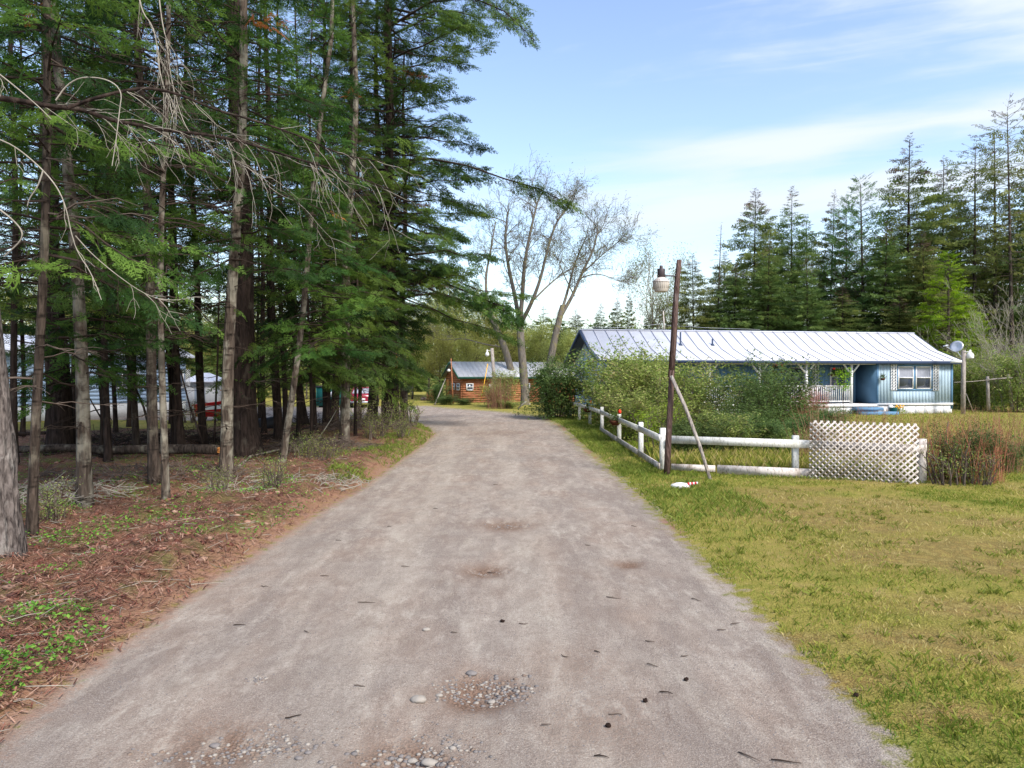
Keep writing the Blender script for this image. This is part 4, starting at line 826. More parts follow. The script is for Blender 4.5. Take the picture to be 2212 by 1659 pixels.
bare_tree('bare_tree', 'leaning bare tree whose trunk rises left behind the cabin roof', (1118, 862), 58, [
  ([(1118, 862, 0), (1104, 800, 0), (1088, 745, 0), (1062, 690, 0), (1050, 655, 0)], .34, .2, 0),
  ([(1052, 660, 0), (1048, 600, 1), (1060, 540, 1), (1070, 480, 1)], .14, .04, 7), ([(1090, 750, 0), (1050, 745, 0), (1000, 730, 1), (960, 735, 1)], .07, .02, 4)], 12, 900, M['decid_leaf'])
bare_tree('bare_tree', 'right hand bare tree slanting up behind the big bush', (1172, 866), 55, [
  ([(1172, 880, 0), (1185, 800, 0), (1196, 740, 0), (1205, 700, 0), (1215, 660, 0)], .34, .2, 0),
  ([(1212, 680, 0), (1236, 640, 0), (1256, 590, 0), (1282, 540, 0), (1290, 500, 0)], .17, .04, 18),
  ([(1215, 665, 0), (1228, 620, 1), (1240, 570, 1), (1262, 520, 1)], .13, .04, 8), ([(1256, 600, 0), (1290, 590, 0), (1330, 605, 0)], .06, .02, 8), ([(1258, 590, 0), (1295, 555, .6), (1332, 525, 1)], .07, .02, 10), ([(1240, 640, 0), (1215, 590, 1), (1205, 560, 1)], .06, .02, 7)], 13, 4200, M['decid_leaf'])
place('grey_bush', split(shrub(470, 3.6, 3.0, 26, 1500, .03, .3, 3), ('leaves', 'stems'), (M['decid_leaf'], M['twig_pale'])), 2190, 888, 'large leafless grey brown bush at the right edge beyond the clothes line', 'bush', None, 1.7)
place('grey_bush', split(shrub(471, 3.2, 2.6, 22, 2500, .03, .3, 3), ('leaves', 'stems'), (M['spring'], M['twig_pale'])), 2125, 882, 'pale twiggy bush right of the yellow green cedar', 'bush', None, 1.5)
for i, (x, y, s, lab) in enumerate([(2130, 886, 1.15, 'rounded green bush behind the clothes line posts'), (2090, 884, .8, 'green bush between house corner and clothes line'), (2210, 892, 1.2, 'green bush at the right picture edge under the grey bush')]):
    place('bush', SH[i % 3], x, y, lab, 'bush', None, s, i)

# shrubs along the fence and in the yard
YS = [(SHD[0], 1203, 905, 1.12, 1.3, 'dense dark green bush left of the fence end, before the cabin'),
 (SH[0], 1262, 912, 1.35, 1.15, 'tall bush at the far end of the white fence under the gable'),
 (SH[1], 1322, 926, 1.15, 1.15, 'tangled bush behind the third flower basket stretch of fence'),
 (SH[2], 1388, 934, 1.1, 1.15, 'tall twiggy bush left of the lamp pole, over the fence bend'),
 (SH[0], 1350, 960, .8, .9, 'olive bush close behind the near fence rail'),
 (SH[1], 1448, 948, 1.0, 1.1, 'green bush directly behind the lamp pole'),
 (SH[2], 1512, 938, 1.05, 1.0, 'rounded bush right of the lamp pole brace'),
 (SHO, 1600, 950, .95, 1.0, 'open bush with dark bare stems and leafy top before the porch'),
 (SHD[1], 1668, 926, 1.15, 1.0, 'dark leaved bush left of the white porch railing'),
 (SHO, 1655, 962, .7, .75, 'small dark stemmed bush left of the lattice panel'),
 (SHD[0], 1735, 918, .75, .55, 'low green mound below the porch'),
 (SHD[1], 1790, 914, .65, .4, 'low spreading green clump before the porch steps')]
for i, (p, x, y, s, sz, lab) in enumerate(YS):
    b = place('bush', p, x, y, lab, 'bush', 'bushes in the yard of the blue house', s, i*1.7+.4, s*sz*.74)
    if 0 < i < 6: b.location.x = max(b.location.x, 3.5+1.25*s); b.location.y += .8
for i, (x, y, s, lab) in enumerate([(1490, 1008, .6, 'low weedy bush behind the fence rail beside the lamp pole brace'), (1565, 1002, .6, 'low olive bush behind the middle of the front rail'), (1640, 1000, .6, 'low bush behind the rail left of the fence post'), (1700, 1004, .36, 'low bush touching the white fence post'), (1740, 990, .6, 'low bush behind the left end of the lattice panel'), (1590, 985, .5, 'rambling bush in the yard behind the front rail')]): place('bush', (SH[i % 3] if i % 2 else SHD[i % 2]), x, y-14, lab, 'bush', 'bushes in the yard of the blue house', s, i*1.4, s*.62)
place('bush', split(shrub(481, 1.2, .8, 14, 2600, .025, .1), ('foliage', 'stems'), (M['cedar'], M['twig'])), 1418, 985, 'small bright lime green bush beside the lamp pole', 'bush')
def cane(x, y, h, r, n, mat, lab, seed): 
    X, Y = GP(x, y); t = thing('dry_canes', lab, 'bush', (X, Y, H(X, Y))); obj('canes', canes(seed, h, r, n), M[mat], t)
cane(1748, 905, 1.7, 1.0, 200, 'red_cane', 'reddish bare canes standing before the porch railing', 1)
cane(1715, 925, 1.5, 1.0, 130, 'red_cane', 'sparse red brown canes left of the thicker red ones', 2)
cane(1860, 1012, 1.45, 1.5, 260, 'dry', 'brown dry canes behind the lattice panel', 3)
place('bush', SHD[1], 2085, 1040, 'dark green leafy bush inside the brown cane clump right of the lattice panel', 'bush', None, .42, 1., .36)
cane(2075, 1042, 1.25, .75, 170, 'red_cane', 'thick clump of brown canes right of the lattice panel', 4)
cane(2130, 1020, 1.05, .8, 140, 'dry', 'brown canes at the right end of the thick clump', 5)
place('bush', SHD[0], 2150, 1022, 'lower dark green bush at the right end of the brown cane clump', 'bush', None, .42, 2., .28)
cane(2165, 1015, .95, .7, 110, 'dry', 'shorter dry canes trailing off right of the thick clump', 9)
cane(2190, 950, 1.1, 1.5, 130, 'dry', 'farther dry canes at the right edge by the lawn', 6)
cane(2010, 960, .9, 1.6, 80, 'dry', 'thin dry canes between lattice panel and house', 7)
cane(2110, 925, .9, 1.8, 90, 'dry', 'dry stems in the rough yard under the clothes line', 8)
place('bush', SMALL[0], 2050, 1050, 'dark leafy low plant at the foot of the brown cane clump', 'bush', None, 1.4)
place('bush', SMALL[1], 2110, 1052, 'low green plant at the right foot of the cane clump', 'bush', None, 1.1)
stick('green_stake', [W(2034, 1010, 15), W(2048, 910, 15)], .02, 'green_trim', 'mossy green stake leaning in the cane clump', 'stake')

# ------------------------------------------------------------------ white fence
def fence():
    t = thing('white_fence', 'white painted board fence turning a corner at the lamp pole', 'fence', (3.3, 15.3, 0)); o = np.array((3.3, 15.3, 0))
    L = [(1431, 15.6, .98), (1384, 18.3, .92), (1337, 22.3, .92), (1300, 26.6, .95), (1274, 30.4, .8), (1251, 33.4, .85), (1232, 36, .85)]
    pp = []
    for x, Y, h in L:
        X = (x-CX)/F*Y; z = H(X, Y); g = Geo(); g.box(X-.06-o[0], X+.06-o[0], Y-.05-o[1], Y+.05-o[1], z-.2, z+h); obj('post', g, M['white_fence'], t); pp.append((X, Y, z, h))
    for (X, Y, z, h), (X2, Y2, z2, h2) in zip(pp[:-1], pp[1:]):
        g = Geo(); g.beam(np.array((X-.08, Y-.05, z+.76))-o, np.array((X2-.08, Y2-.05, z2+.76))-o, .03, .15); obj('rail', g, M['white_fence'], t)
    for (X, Y, z, h), (X2, Y2, z2, h2) in list(zip(pp[:-1], pp[1:]))[:3]:
        g = Geo(); g.beam(np.array((X-.08, Y-.05, z+.12))-o, np.array((X2-.08, Y2-.05, z2+.12))-o, .03, .14); obj('rail', g, M['white_worn'], t)
    # front stretch
    q = lambda x, Y: np.array(((x-CX)/F*Y, Y, 0.))
    for x, Y, w, zt in ((1718, 14.75, .12, .93), (1991, 13.95, .15, .93)):
        p = q(x, Y); g = Geo(); g.box(p[0]-w/2-o[0], p[0]+w/2-o[0], Y-.05-o[1], Y+.05-o[1], -.2, zt); obj('post', g, M['white_worn' if x > 1900 else 'white_fence'], t)
    for (x1, Y1, x2, Y2, z1, z2, mt) in ((1443, 15.45, 1756, 14.55, .79, .77, 'white_fence'), (1757, 14.54, 1996, 13.84, .77, .74, 'white_worn')):
        a, b = q(x1, Y1), q(x2, Y2); a[2] = z1-.01; b[2] = z2-.01; g = Geo(); g.beam(a-o, b-o, .03, .17, 0); obj('rail', g, M[mt], t)
    a, b = q(1450, 15.42), q(1545, 15.12); a[2] = b[2] = .17; g = Geo(); g.beam(a-o, b-o, .03, .14); obj('rail', g, M['white_worn'], t)
    a, b = q(1549, 15.10), q(1760, 14.5); a[2] = .16; b[2] = .15; g = Geo(); g.beam(a-o, b-o, .03, .19); obj('rail', g, M['white_worn'], t)
fence()
def lattice(g, w, h, sp, sw, th, x0=0, z0=0, y=0, m=0):
    """diagonal slats clipped to a w x h panel in the xz plane"""
    for lay, sg in ((0, 1), (1, -1)):
        c = -h
        while c < w+h:
            # line x = c + sg... from bottom to top
            if sg > 0: a, b = (c, 0), (c+h, h)
            else: a, b = (c+h, 0), (c, h)
            pts = []
            (ax, az), (bx, bz) = a, b
            t0, t1 = 0., 1.; dx = bx-ax
            ta, tb = sorted(((0-ax)/dx, (w-ax)/dx)); t0, t1 = max(t0, ta), min(t1, tb)
            if t1-t0 > .03:
                p = np.array((x0+ax+dx*t0, y+lay*th*1.1, z0+h*t0)); q_ = np.array((x0+ax+dx*t1, y+lay*th*1.1, z0+h*t1)); g.beam(p, q_, th, sw, m)
            c += sp
def panel():
    a = np.array(((1748-CX)/F*14.4, 14.4)); b = np.array(((1984-CX)/F*13.72, 13.72)); d = b-a; w = np.linalg.norm(d); rz = math.atan2(d[1], d[0])
    t = thing('lattice_panel', 'weathered white diagonal lattice panel leaning on the fence', 'lattice', (a[0], a[1], .0), rz)
    t.rotation_euler = (R(-3), R(.8), rz); g = Geo(); lattice(g, w, 1.27, .122, .036, .007); obj('lattice', g, M['white_worn'], t)
panel()

# ------------------------------------------------------------------ old street lamp on its broken pole
def lamp():
    Y = 15.0; o = W(1440, 1026, Y)*np.array((1, 1, 0)); t = thing('street_lamp', 'old bell shaped yard light on a crooked brown wooden pole', 'street lamp', tuple(o))
    p = lambda x, y, dy=0: W(x, y, Y+dy)-o
    g = Geo(); P = [p(1440, 1034), p(1443, 960), p(1447, 880), p(1450, 800)]; g.tube(P, [.07, .068, .064, .06], 8, 0, .5, True, .05); obj('lower_pole', g, M['pole'], t)
    g = Geo(); P = [p(1449, 815), p(1454, 740), p(1458, 660), p(1462, 600), p(1466, 562)]; g.tube(P, [.07, .068, .062, .056, .052], 4, 0, .5, True, .04); obj('upper_pole', g, M['pole'], t)
    g = Geo(); g.tube([p(1449, 812, -.12), p(1480, 880, -.3), p(1510, 960, -.5), p(1537, 1046, -.75)], [.04, .04, .038, .036], 6, 0, .5, True, .06); obj('brace', g, M['grey_wood'], t)
    c = p(1428, 604, -.05); g = Geo(); g.tube([p(1460, 597, -.03), p(1440, 596, -.05), p(1430, 597, -.05)], [.014, .016, .02], 8); obj('arm', g, M['metal_dark'], t, True)
    g = Geo(); k = Y/F; c0 = p(1427, 632, -.05); h = lambda y: (632-y)*k
    g.lathe([(0, h(581)), (.078, h(581.5)), (.082, h(583)), (.082, h(600)), (.07, h(601))], c0, 20); g.lathe([(0, h(574)), (.03, h(574.5)), (.036, h(577)), (.036, h(582))], c0, 12); obj('housing', g, M['metal_dark'], t, True)
    g = Geo(); g.lathe([(.078, h(600)), (.11, h(602)), (.15, h(605)), (.176, h(609)), (.178, h(611)), (.16, h(610.5))], c0, 24); obj('reflector', g, M['white_worn'], t, True)
    g = Geo(); g.lathe([(.172, h(610.5)), (.170, h(616)), (.158, h(624)), (.142, h(629.5)), (.135, h(631)), (.0, h(632.5))], c0, 24)
    for i in range(24): a = i*math.pi/12; g.beam(c0+np.array((math.cos(a)*.175, math.sin(a)*.175, h(611))), c0+np.array((math.cos(a)*.162, math.sin(a)*.162, h(624))), .006, .006)
    obj('lamp_shade', g, M['lamp_glass'], t, True)
lamp()

# ------------------------------------------------------------------ blue house
HX, HYY, HA = 4.0, 40.2, R(9)
def house():
    t = thing('mobile_home', 'long blue house with white ribbed roof and a white railed porch', 'house', (HX, HYY, 0), HA)
    def tx(x, off):   # distance along the house of the photo column x on the plane y=-off
        r = (x-CX)/F; c, s = math.cos(HA), math.sin(HA); X0, Y0 = HX+off*s, HYY-off*c; return (r*Y0-X0)/(c-r*s)
    Ln = 21.5; zr, zk, ze = 4.88, 3.72, 3.06; yk, ye = -2.0, -3.9
    # roof: two pitches at the front, one behind
    def sheet(P, th, m=0):
        g = Geo(); n = len(P); P = np.array(P)
        v = np.array([(x, y, z-d) for d in (0, th) for x in (0, Ln) for y, z in P]); k = n; f = []
        for i in range(n-1): f.append((i, i+1, k+i+1, k+i)); f.append((2*k+i, 3*k+i, 3*k+i+1, 2*k+i+1))
        for i in range(n-1): f.append((i, 2*k+i, 2*k+i+1, i+1)); f.append((k+i, k+i+1, 3*k+i+1, 3*k+i))
        f.append((0, k, 3*k, 2*k)); f.append((n-1, 2*k+n-1, 3*k+n-1, k+n-1)); g.add(v, f, m); return g
    g = sheet([(3.9, 3.06), (0, zr), (yk, zk), (ye, ze)], .05); g.box(-.02, Ln+.02, -.10, .10, zr-.03, zr+.03); r = obj('roof', g, M['roof_white'], t)
    g = Geo(); x = .02
    while x < Ln:
        j = .02*math.sin(x*7); g.beam((x, -.1, zr+.0), (x+j, yk, zk+.02), .022, .035); g.beam((x+j, yk, zk+.02), (x, ye, ze+.02), .022, .035); x += .70
    obj('roof_ribs', g, M['seam'], r)
    g = Geo(); g.beam((0-.03, ye-.02, ze-.10), (Ln+.03, ye-.02, ze-.10), .04, .17); g.beam((-.06, 3.9, 2.98), (-.06, 0, zr-.08), .1, .16); g.beam((-.06, 0, zr-.08), (-.06, yk, zk-.08), .1, .16); g.beam((-.06, yk, zk-.08), (-.06, ye, ze-.08), .1, .16)
    g.beam((Ln+.03, 0, zr-.06), (Ln+.03, yk, zk-.06), .05, .13); g.beam((Ln+.03, yk, zk-.06), (Ln+.03, ye, ze-.06), .05, .13); g.beam((0, .02, zr+.05), (Ln, .02, zr+.05), .12, .03)
    obj('fascia', g, M['navy'], t)
    g = sheet([(3.8, 3.0), (0, zr-.08), (yk, zk-.08), (ye+.08, ze-.08)], .03); obj('soffit', g, M['navy'], t)
    # walls of vertical boards
    def boards(g, x0, x1, y, z0, z1, m=0, w=.205, hole=None):
        x = x0
        while x < x1-.02:
            e = min(x+w-.007, x1)
            seg = [(z0, z1)]
            if hole:
                for hx0, hx1, hz0, hz1 in hole:
                    if e > hx0 and x < hx1: seg = [(z0, hz0), (hz1, z1)]
            for a, b in seg: g.box(x, e, y-.008, y, a, b, m)
            x += w
    xr0, xr1 = tx(1893, 3.6), 21.1; zw = 2.98; zs = .62
    pxm = F/39.8; zz = lambda y: CH+(HY-y)/pxm
    w1, w2, w3, w4 = tx(1938, 3.6), tx(1971, 3.6), tx(1976, 3.6), tx(2009, 3.6); wz0, wz1 = zz(840), zz(791.5)
    g = Geo(); boards(g, xr0, xr1, -3.6, zs, zw, 0, .205, [(w1-.12, w4+.12, wz0-.08, wz1+.06)]); g.box(xr0, xr1, -3.6, -3.55, zs, zw); obj('wall', g, M['blue'], t)
    g = Geo(); g.box(xr0-.02, xr0+.09, -3.645, -3.5, zs-.05, zw); g.box(xr1-.09, xr1+.02, -3.645, -3.5, zs-.3, zw)
    for a, b, c, d in ((w1-.13, w4+.13, wz1, wz1+.10), (w1-.13, w4+.13, wz0-.11, wz0), (w1-.13, w1, wz0, wz1), (w4, w4+.13, wz0, wz1), (w2, w3, wz0, wz1)): g.box(a, b, -3.635, -3.58, c, d)
    obj('corner_and_window_trim', g, M['blue_deep'], t)
    g = Geo(); g.box(xr1-.05, xr1, -3.6, 3.5, zs, 3.0); obj('wall', g, M['blue'], t)
    g = Geo(); x0 = .55; g.add([(x0, -3.5, .5), (x0, 3.5, .5), (x0, 3.5, 3.15), (x0, 0, zr-.12), (x0, yk, zk-.12), (x0, -3.5, 3.1)], [(0, 1, 2, 3, 4, 5)]); obj('gable_wall', g, M['pale_blue'], t)
    # porch back wall, floor, skirting
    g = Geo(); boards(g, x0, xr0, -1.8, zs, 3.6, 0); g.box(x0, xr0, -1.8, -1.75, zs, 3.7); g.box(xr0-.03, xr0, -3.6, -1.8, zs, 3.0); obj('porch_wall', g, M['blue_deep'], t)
    g = Geo(); g.box(x0, xr0-.02, -3.55, -1.8, zs-.1, zs-.01); g.box(x0, xr0+.1, -3.66, -3.56, zs-.16, zs); obj('porch_deck', g, M['white'], t)
    g = Geo()
    x = x0
    while x < xr0: g.box(x, min(x+.29, xr0), -3.60, -3.58, -.05, zs-.15); x += .3
    g.box(xr0, xr1+.03, -3.665, -3.6, zs-.10, zs+.03)
    x = xr0
    while x < xr1: g.box(x, min(x+.595, xr1), -3.61, -3.59, -.05, zs-.11); x += .6
    g.box(xr1-.02, xr1, -3.58, 3.5, -.05, zs); obj('skirting', g, M['white'], t)
    # windows
    for a, b in ((w1, w2), (w3, w4)):
        g = Geo(); f = .055; zm = (wz0+wz1)/2
        for q in ((a, a+f, wz0, wz1), (b-f, b, wz0, wz1), (a+f, b-f, wz0, wz0+f), (a+f, b-f, wz1-f, wz1), (a+f, b-f, zm-.03, zm+.03)): g.box(q[0], q[1], -3.66, -3.60, q[2], q[3])
        wo = obj('window', g, M['white'], t); g = Geo(); g.box(a+.03, b-.03, -3.615, -3.612, wz0+.03, wz1-.03); obj('pane', g, M['glass'], wo)
        g = Geo(); n = 28; xs = np.linspace(a+.06, b-.06, n); ys = -3.622+.0*xs+.004*np.sin(np.arange(n)*1.9); v = [(x, y, z) for z in (zm-.02, wz1-.05) for x, y in zip(xs, ys)]; g.add(v, [(i, i+1, n+i+1, n+i) for i in range(n-1)]); obj('curtain', g, M['curtain'], wo)
    def scroll(xa, xb, y, za, zb):
        g = Geo(); n = 9; r = (zb-za)/n/2
        for i in range(n):
            for s in (0, 1):
                cx = xa+(xb-xa)*(.27+.46*s); cz = za+(2*i+1)*r; th = np.linspace(0, 2*np.pi, 13); g.tube(np.stack([cx+np.cos(th)*r*.88, 0*th+y, cz+np.sin(th)*r*.95], 1), .036, 4, 0, .5, False)
        obj('lattice_shutter', g, M['white'], t)
    scroll(tx(1921, 3.6), tx(1936, 3.6), -3.65, zz(843), zz(787)); scroll(tx(2012, 3.6), tx(2027, 3.6), -3.65, zz(844), zz(788)); scroll(tx(1753, 1.8), tx(1767, 1.8), -1.85, 1.0, 2.85)
    # porch posts, braces and railing
    px_ = [1838, 1741, 1640, 1532, 1425, 1320]
    for x in px_:
        a = tx(x, 3.5); g = Geo(); g.box(a-.06, a+.06, -3.56, -3.44, zs, ze-.12); p = obj('porch_post', g, M['white'], t)
        for s in (-1, 1): g = Geo(); g.beam((a+s*.05, -3.5, 2.35), (a+s*.52, -3.5, 2.9), .06, .08); obj('brace', g, M['white'], p)
    for x1, x2 in zip(px_[1:], px_[:-1]):
        a, b = tx(x1, 3.5)+.08, tx(x2, 3.5)-.08; g = Geo(); g.box(a, b, -3.54, -3.46, 1.60, 1.66); g.box(a, b, -3.53, -3.47, .74, .80); n = int((b-a)/.125)
        for i in range(n): x = a+(i+.5)*(b-a)/n; g.box(x-.022, x+.022, -3.52, -3.48, .80, 1.60)
        obj('railing', g, M['white'], t)
    g = Geo(); a, b = tx(1528, 3.5)-8, xr0; g.box(x0, xr0, -3.58, -3.42, ze-.22, ze-.12); obj('porch_beam', g, M['white'], t)
    a = tx(1850, 1.8)
    for (x, w, h) in ((tx(1868, 1.8), .85, 2.05),):
        g = Geo(); g.box(x-w/2, x+w/2, -1.87, -1.82, zs+.03, zs+h); d = obj('door', g, M['blue_deep'], t); g = Geo(); g.blob((x+w/2-.08, -1.89, zs+1.0), (.03, .03, .03)); obj('handle', g, M['metal_grey'], d)
    for x in (tx(1808, 1.8), tx(1720, 1.8)):
        g = Geo(); g.box(x-.5, x+.5, -1.87, -1.82, 1.45, 2.7); wo = obj('window', g, M['white'], t); g = Geo(); g.box(x-.43, x+.43, -1.885, -1.875, 1.52, 2.63); obj('pane', g, M['glass'], wo)
    a, b = tx(1846, 3.9), tx(1893, 3.9)
    g = Geo(); g.box(a, b+.3, -4.1, -3.66, .25, .44); obj('step', g, M['blue_deep'], t); g = Geo(); g.box(a, b+.85, -4.6, -4.1, -.05, .22); obj('step', g, M['blue_deep'], t)
    for x, y0, y1, r_ in ((1469, 712, 736, .045), (1538, 735, 745, .05)):
        off = 1.55; a = tx(x, off); g = Geo(); zb = zr-(zr-zk)*off/2-.03; hh = .75 if x < 1500 else .38; g.lathe([(.14, 0), (.06, .10), (r_, .12), (r_, hh), (0, hh)], (a, -off, zb), 10); obj('vent_pipe', g, M['navy'], t)
    return tx
TX = house()

def hanging(name, p, label, mat='flower_red', sc=1., hang=None, group='hanging flower baskets'):
    t = thing(name, label, 'flower basket', tuple(p), 0, group); rng = random.Random(int(p[0]*100)); g = Geo(); g.lathe([(0, -.0), (.10*sc, 0), (.17*sc, .08*sc), (.20*sc, .16*sc), (.17*sc, .15*sc), (0, .13*sc)], (0, 0, 0), 12); obj('basket', g, M['basket'], t, True)
    g = Geo(); leaves(g, [(rng.uniform(-.14, .14)*sc, rng.uniform(-.14, .14)*sc, rng.uniform(.15, .42)*sc) for _ in range(16)], rng, 260, .035, .05); obj('leaves', g, M['shrub_dark'], t)
    g = Geo()
    for i in range(3 if mat == 'flower_red' else 0): g.blob((rng.uniform(-.1, .15)*sc, rng.uniform(-.1, .05), (.42+.12*rng.random())*sc), (.045, .045, .055), i, k=8)
    if g.n: obj('flowers', g, M[mat], t, True)
    if hang: g = Geo(); [g.tube([(math.cos(a)*.17*sc, math.sin(a)*.17*sc, .15*sc), (0, 0, hang)], .004, 3) for a in (0, 2.1, 4.2)]; obj('hanger', g, M['metal_dark'], t)
for x, Y, lab in ((1337, 22.2, 'brown flower basket with a red bloom on the fence, nearest of the three'), (1275, 30.3, 'middle flower basket hung on the white fence'), (1234, 35.9, 'farthest flower basket at the end of the white fence')):
    p = np.array(((x-CX)/F*Y-.14, Y-.15, .62)); hanging('flower_basket', p, lab, 'flower_red' if x != 1234 else 'none', 1.0)
def hl(tx_, off, z): c, s = math.cos(HA), math.sin(HA); return (HX+tx_*c+off*s, HYY+tx_*s-off*c, z)
hanging('flower_basket', hl(TX(1690, 3.3), 3.3, 2.35), 'porch basket with red flowers seen above the dark bush', sc=.9, hang=.55)
hanging('flower_basket', hl(TX(1672, 3.3), 3.3, 2.35), 'porch basket with red flowers, left one of the close two', sc=.9, hang=.55)
hanging('flower_basket', hl(TX(1800, 3.3), 3.3, 2.15), 'porch basket between the two white posts nearest the steps', sc=.9, hang=.75)
hanging('flower_basket', hl(TX(1906, 3.85), 3.85, 1.95), 'small basket at the blue porch corner beside the steps', 'none', .7, .9)
def vine():
    x, y, z = hl(TX(1822, 3.8), 3.8, 0); t = thing('young_maple', 'thin sapling with yellow leaves in front of the porch railing', 'sapling', (x, y, 0)); g = Geo(); P = [(0, 0, 0), (-.05, 0, 1), (0, 0, 1.8), (-.1, 0, 2.7)]; g.tube(P, [.02, .016, .012, .006], 5); obj('stem', g, M['twig'], t)
    g = Geo(); rng = random.Random(2); leaves(g, [(rng.uniform(-.35, .3), rng.uniform(-.3, .3), rng.uniform(1.5, 2.6)) for _ in range(30)], rng, 420, .07, .09); obj('leaves', g, M['cedar'], t)
vine()
def pots():
    x, y, z = hl(TX(1931, 4.2), 4.2, 0); t = thing('flower_pot', 'green pot by the steps before the white skirting', 'flower pot', (x, y, 0)); g = Geo(); g.lathe([(0, 0), (.2, 0), (.25, .4), (.26, .44), (.22, .42), (0, .38)], (0, 0, 0), 14); obj('pot', g, M['green_metal'], t, True)
    x, y, z = hl(TX(1942, 4.3), 4.3, 0); t = thing('flower_clump', 'clump of yellow flowers right of the green pot', 'flowers', (x, y, 0)); rng = random.Random(3); g = Geo(); leaves(g, [(rng.uniform(-.3, .3), rng.uniform(-.2, .2), rng.uniform(.05, .35)) for _ in range(20)], rng, 300, .05, .06); obj('leaves', g, M['shrub'], t)
    g = Geo(); [g.blob((rng.uniform(-.3, .25), rng.uniform(-.2, .1), rng.uniform(.38, .55)), (.06, .05, .05), i, k=6) for i in range(14)]; obj('flowers', g, M['yellow'], t)
    x, y, z = hl(TX(1923, 4.0), 4.0, 0); g = Geo(); g.lathe([(0, 0), (.13, 0), (.15, .12), (.12, .28), (.15, .42), (.10, .55), (0, .58)], (0, 0, 0), 12); tag(obj('white_planter', g, M['white'], None, True, (x, y, 0)), 'white urn shaped planter beside the blue steps', 'planter')
pots()

# post with dish and lamp, clothes line
def dishpost():
    Y = 38.6; o = W(2080, 894, Y)*np.array((1, 1, 0)); t = thing('yard_pole', 'grey square post at the house corner carrying a white lamp', 'pole', tuple(o)); p = lambda x, y, dy=0: W(x, y, Y+dy)-o; px = F/Y
    g = Geo(); h = p(2080, 757)[2]; g.box(-.085, .085, -.085, .085, -.2, h); obj('post', g, M['grey_wood'], t)
    g = Geo(); a, b = p(2053, 781), p(2086, 781); g.beam(a, b-np.array((.09, 0, 0)), .09, .15); obj('beam', g, M['white'], t)
    c = p(2094, 774, -.1); g = Geo(); g.lathe([(.17, 0), (.19, .04), (.19, .20), (.12, .30), (.06, .34), (.05, .46), (0, .48)], c, 14); g.tube([c+np.array((-.3, 0, .35)), c+np.array((0, 0, .36))], .02, 6); obj('lamp', g, M['white'], t, True)
    t2 = thing('satellite_dish', 'grey satellite dish on a bent arm over the roof corner', 'satellite dish', tuple(o+p(2079, 775)))
    q = lambda x, y, dy=0: p(x, y, dy)-p(2079, 775)
    g = Geo(); g.tube([q(2079, 775), q(2070, 765), q(2065, 755), q(2067, 748)], .025, 6); obj('mast', g, M['metal_grey'], t2)
    g = Geo(); T = Matrix.Rotation(R(38), 4, 'Z')@Matrix.Rotation(R(-68), 4, 'Y'); T = np.array(T); g.lathe([(0, 0), (.12, .015), (.24, .05), (.34, .10), (.345, .105), (.24, .07), (0, .02)], q(2066, 750, -.05), 24, T=T); obj('dish', g, M['metal_grey'], t2, True)
    g = Geo(); g.tube([q(2068, 762, -.1), q(2055, 757, -.5), q(2042, 748, -.7)], .018, 5); g.beam(q(2046, 746, -.7), q(2037, 748, -.7), .09, .08); obj('feed_arm', g, M['metal_grey'], t2)
dishpost()
def line_posts():
    Y = 41
    for x0, y0, x1, y1, lab in ((2135, 886, 2132, 813, 'left grey post of the clothes line'), (2187, 884, 2176, 808, 'right grey clothes line post with a crossbar')):
        o = W(x0, y0, Y)*np.array((1, 1, 0)); t = thing('clothes_line_post', lab, 'post', tuple(o)); g = Geo(); g.tube([W(x0, y0, Y)-o, W((x0+x1)/2, (y0+y1)/2, Y)-o, W(x1, y1, Y)-o], [.1, .09, .08], 8, 0, .5, True, .05); obj('post', g, M['grey_wood'], t)
        if x0 == 2187: g = Geo(); g.tube([W(2185, 816, Y-.3)-o, W(2130, 820, Y-.15)-o], [.05, .04], 6); obj('crossbar', g, M['grey_wood'], t)
    stick('clothes_line_pole', [W(2060, 826, 40.5), W(2100, 824, 40.6), W(2150, 819, 40.75)], .03, 'grey_wood', 'long thin horizontal pole between house corner and clothes posts', 'pole')
    stick('leaning_stick', [W(2102, 890, 39.5), W(2086, 850, 39)], .03, 'grey_wood', 'pale stick leaning against the yard pole', 'stick')
line_posts()
stick('white_pole', [W(1434, 720, 50), W(1432, 672, 50)], .07, 'white_worn', 'pale pole top rising behind the house ridge, left of the lamp pole', 'pole')
def wire(pts, lab): P = np.array([W(*p) for p in pts]); g = Geo(); o = P[0].copy(); g.tube(P-o, .012, 3); tag(obj('power_line', g, M['metal_grey'], None, False, tuple(o)), lab, 'cable')
wire([(1230, 706, 49), (1330, 708, 50), (1432, 700, 50)], 'thin cable sagging from the pale pole top to the left')
wire([(1434, 702, 50), (1520, 708, 50), (1640, 712, 50)], 'thin cable running right just over the white roof ridge')

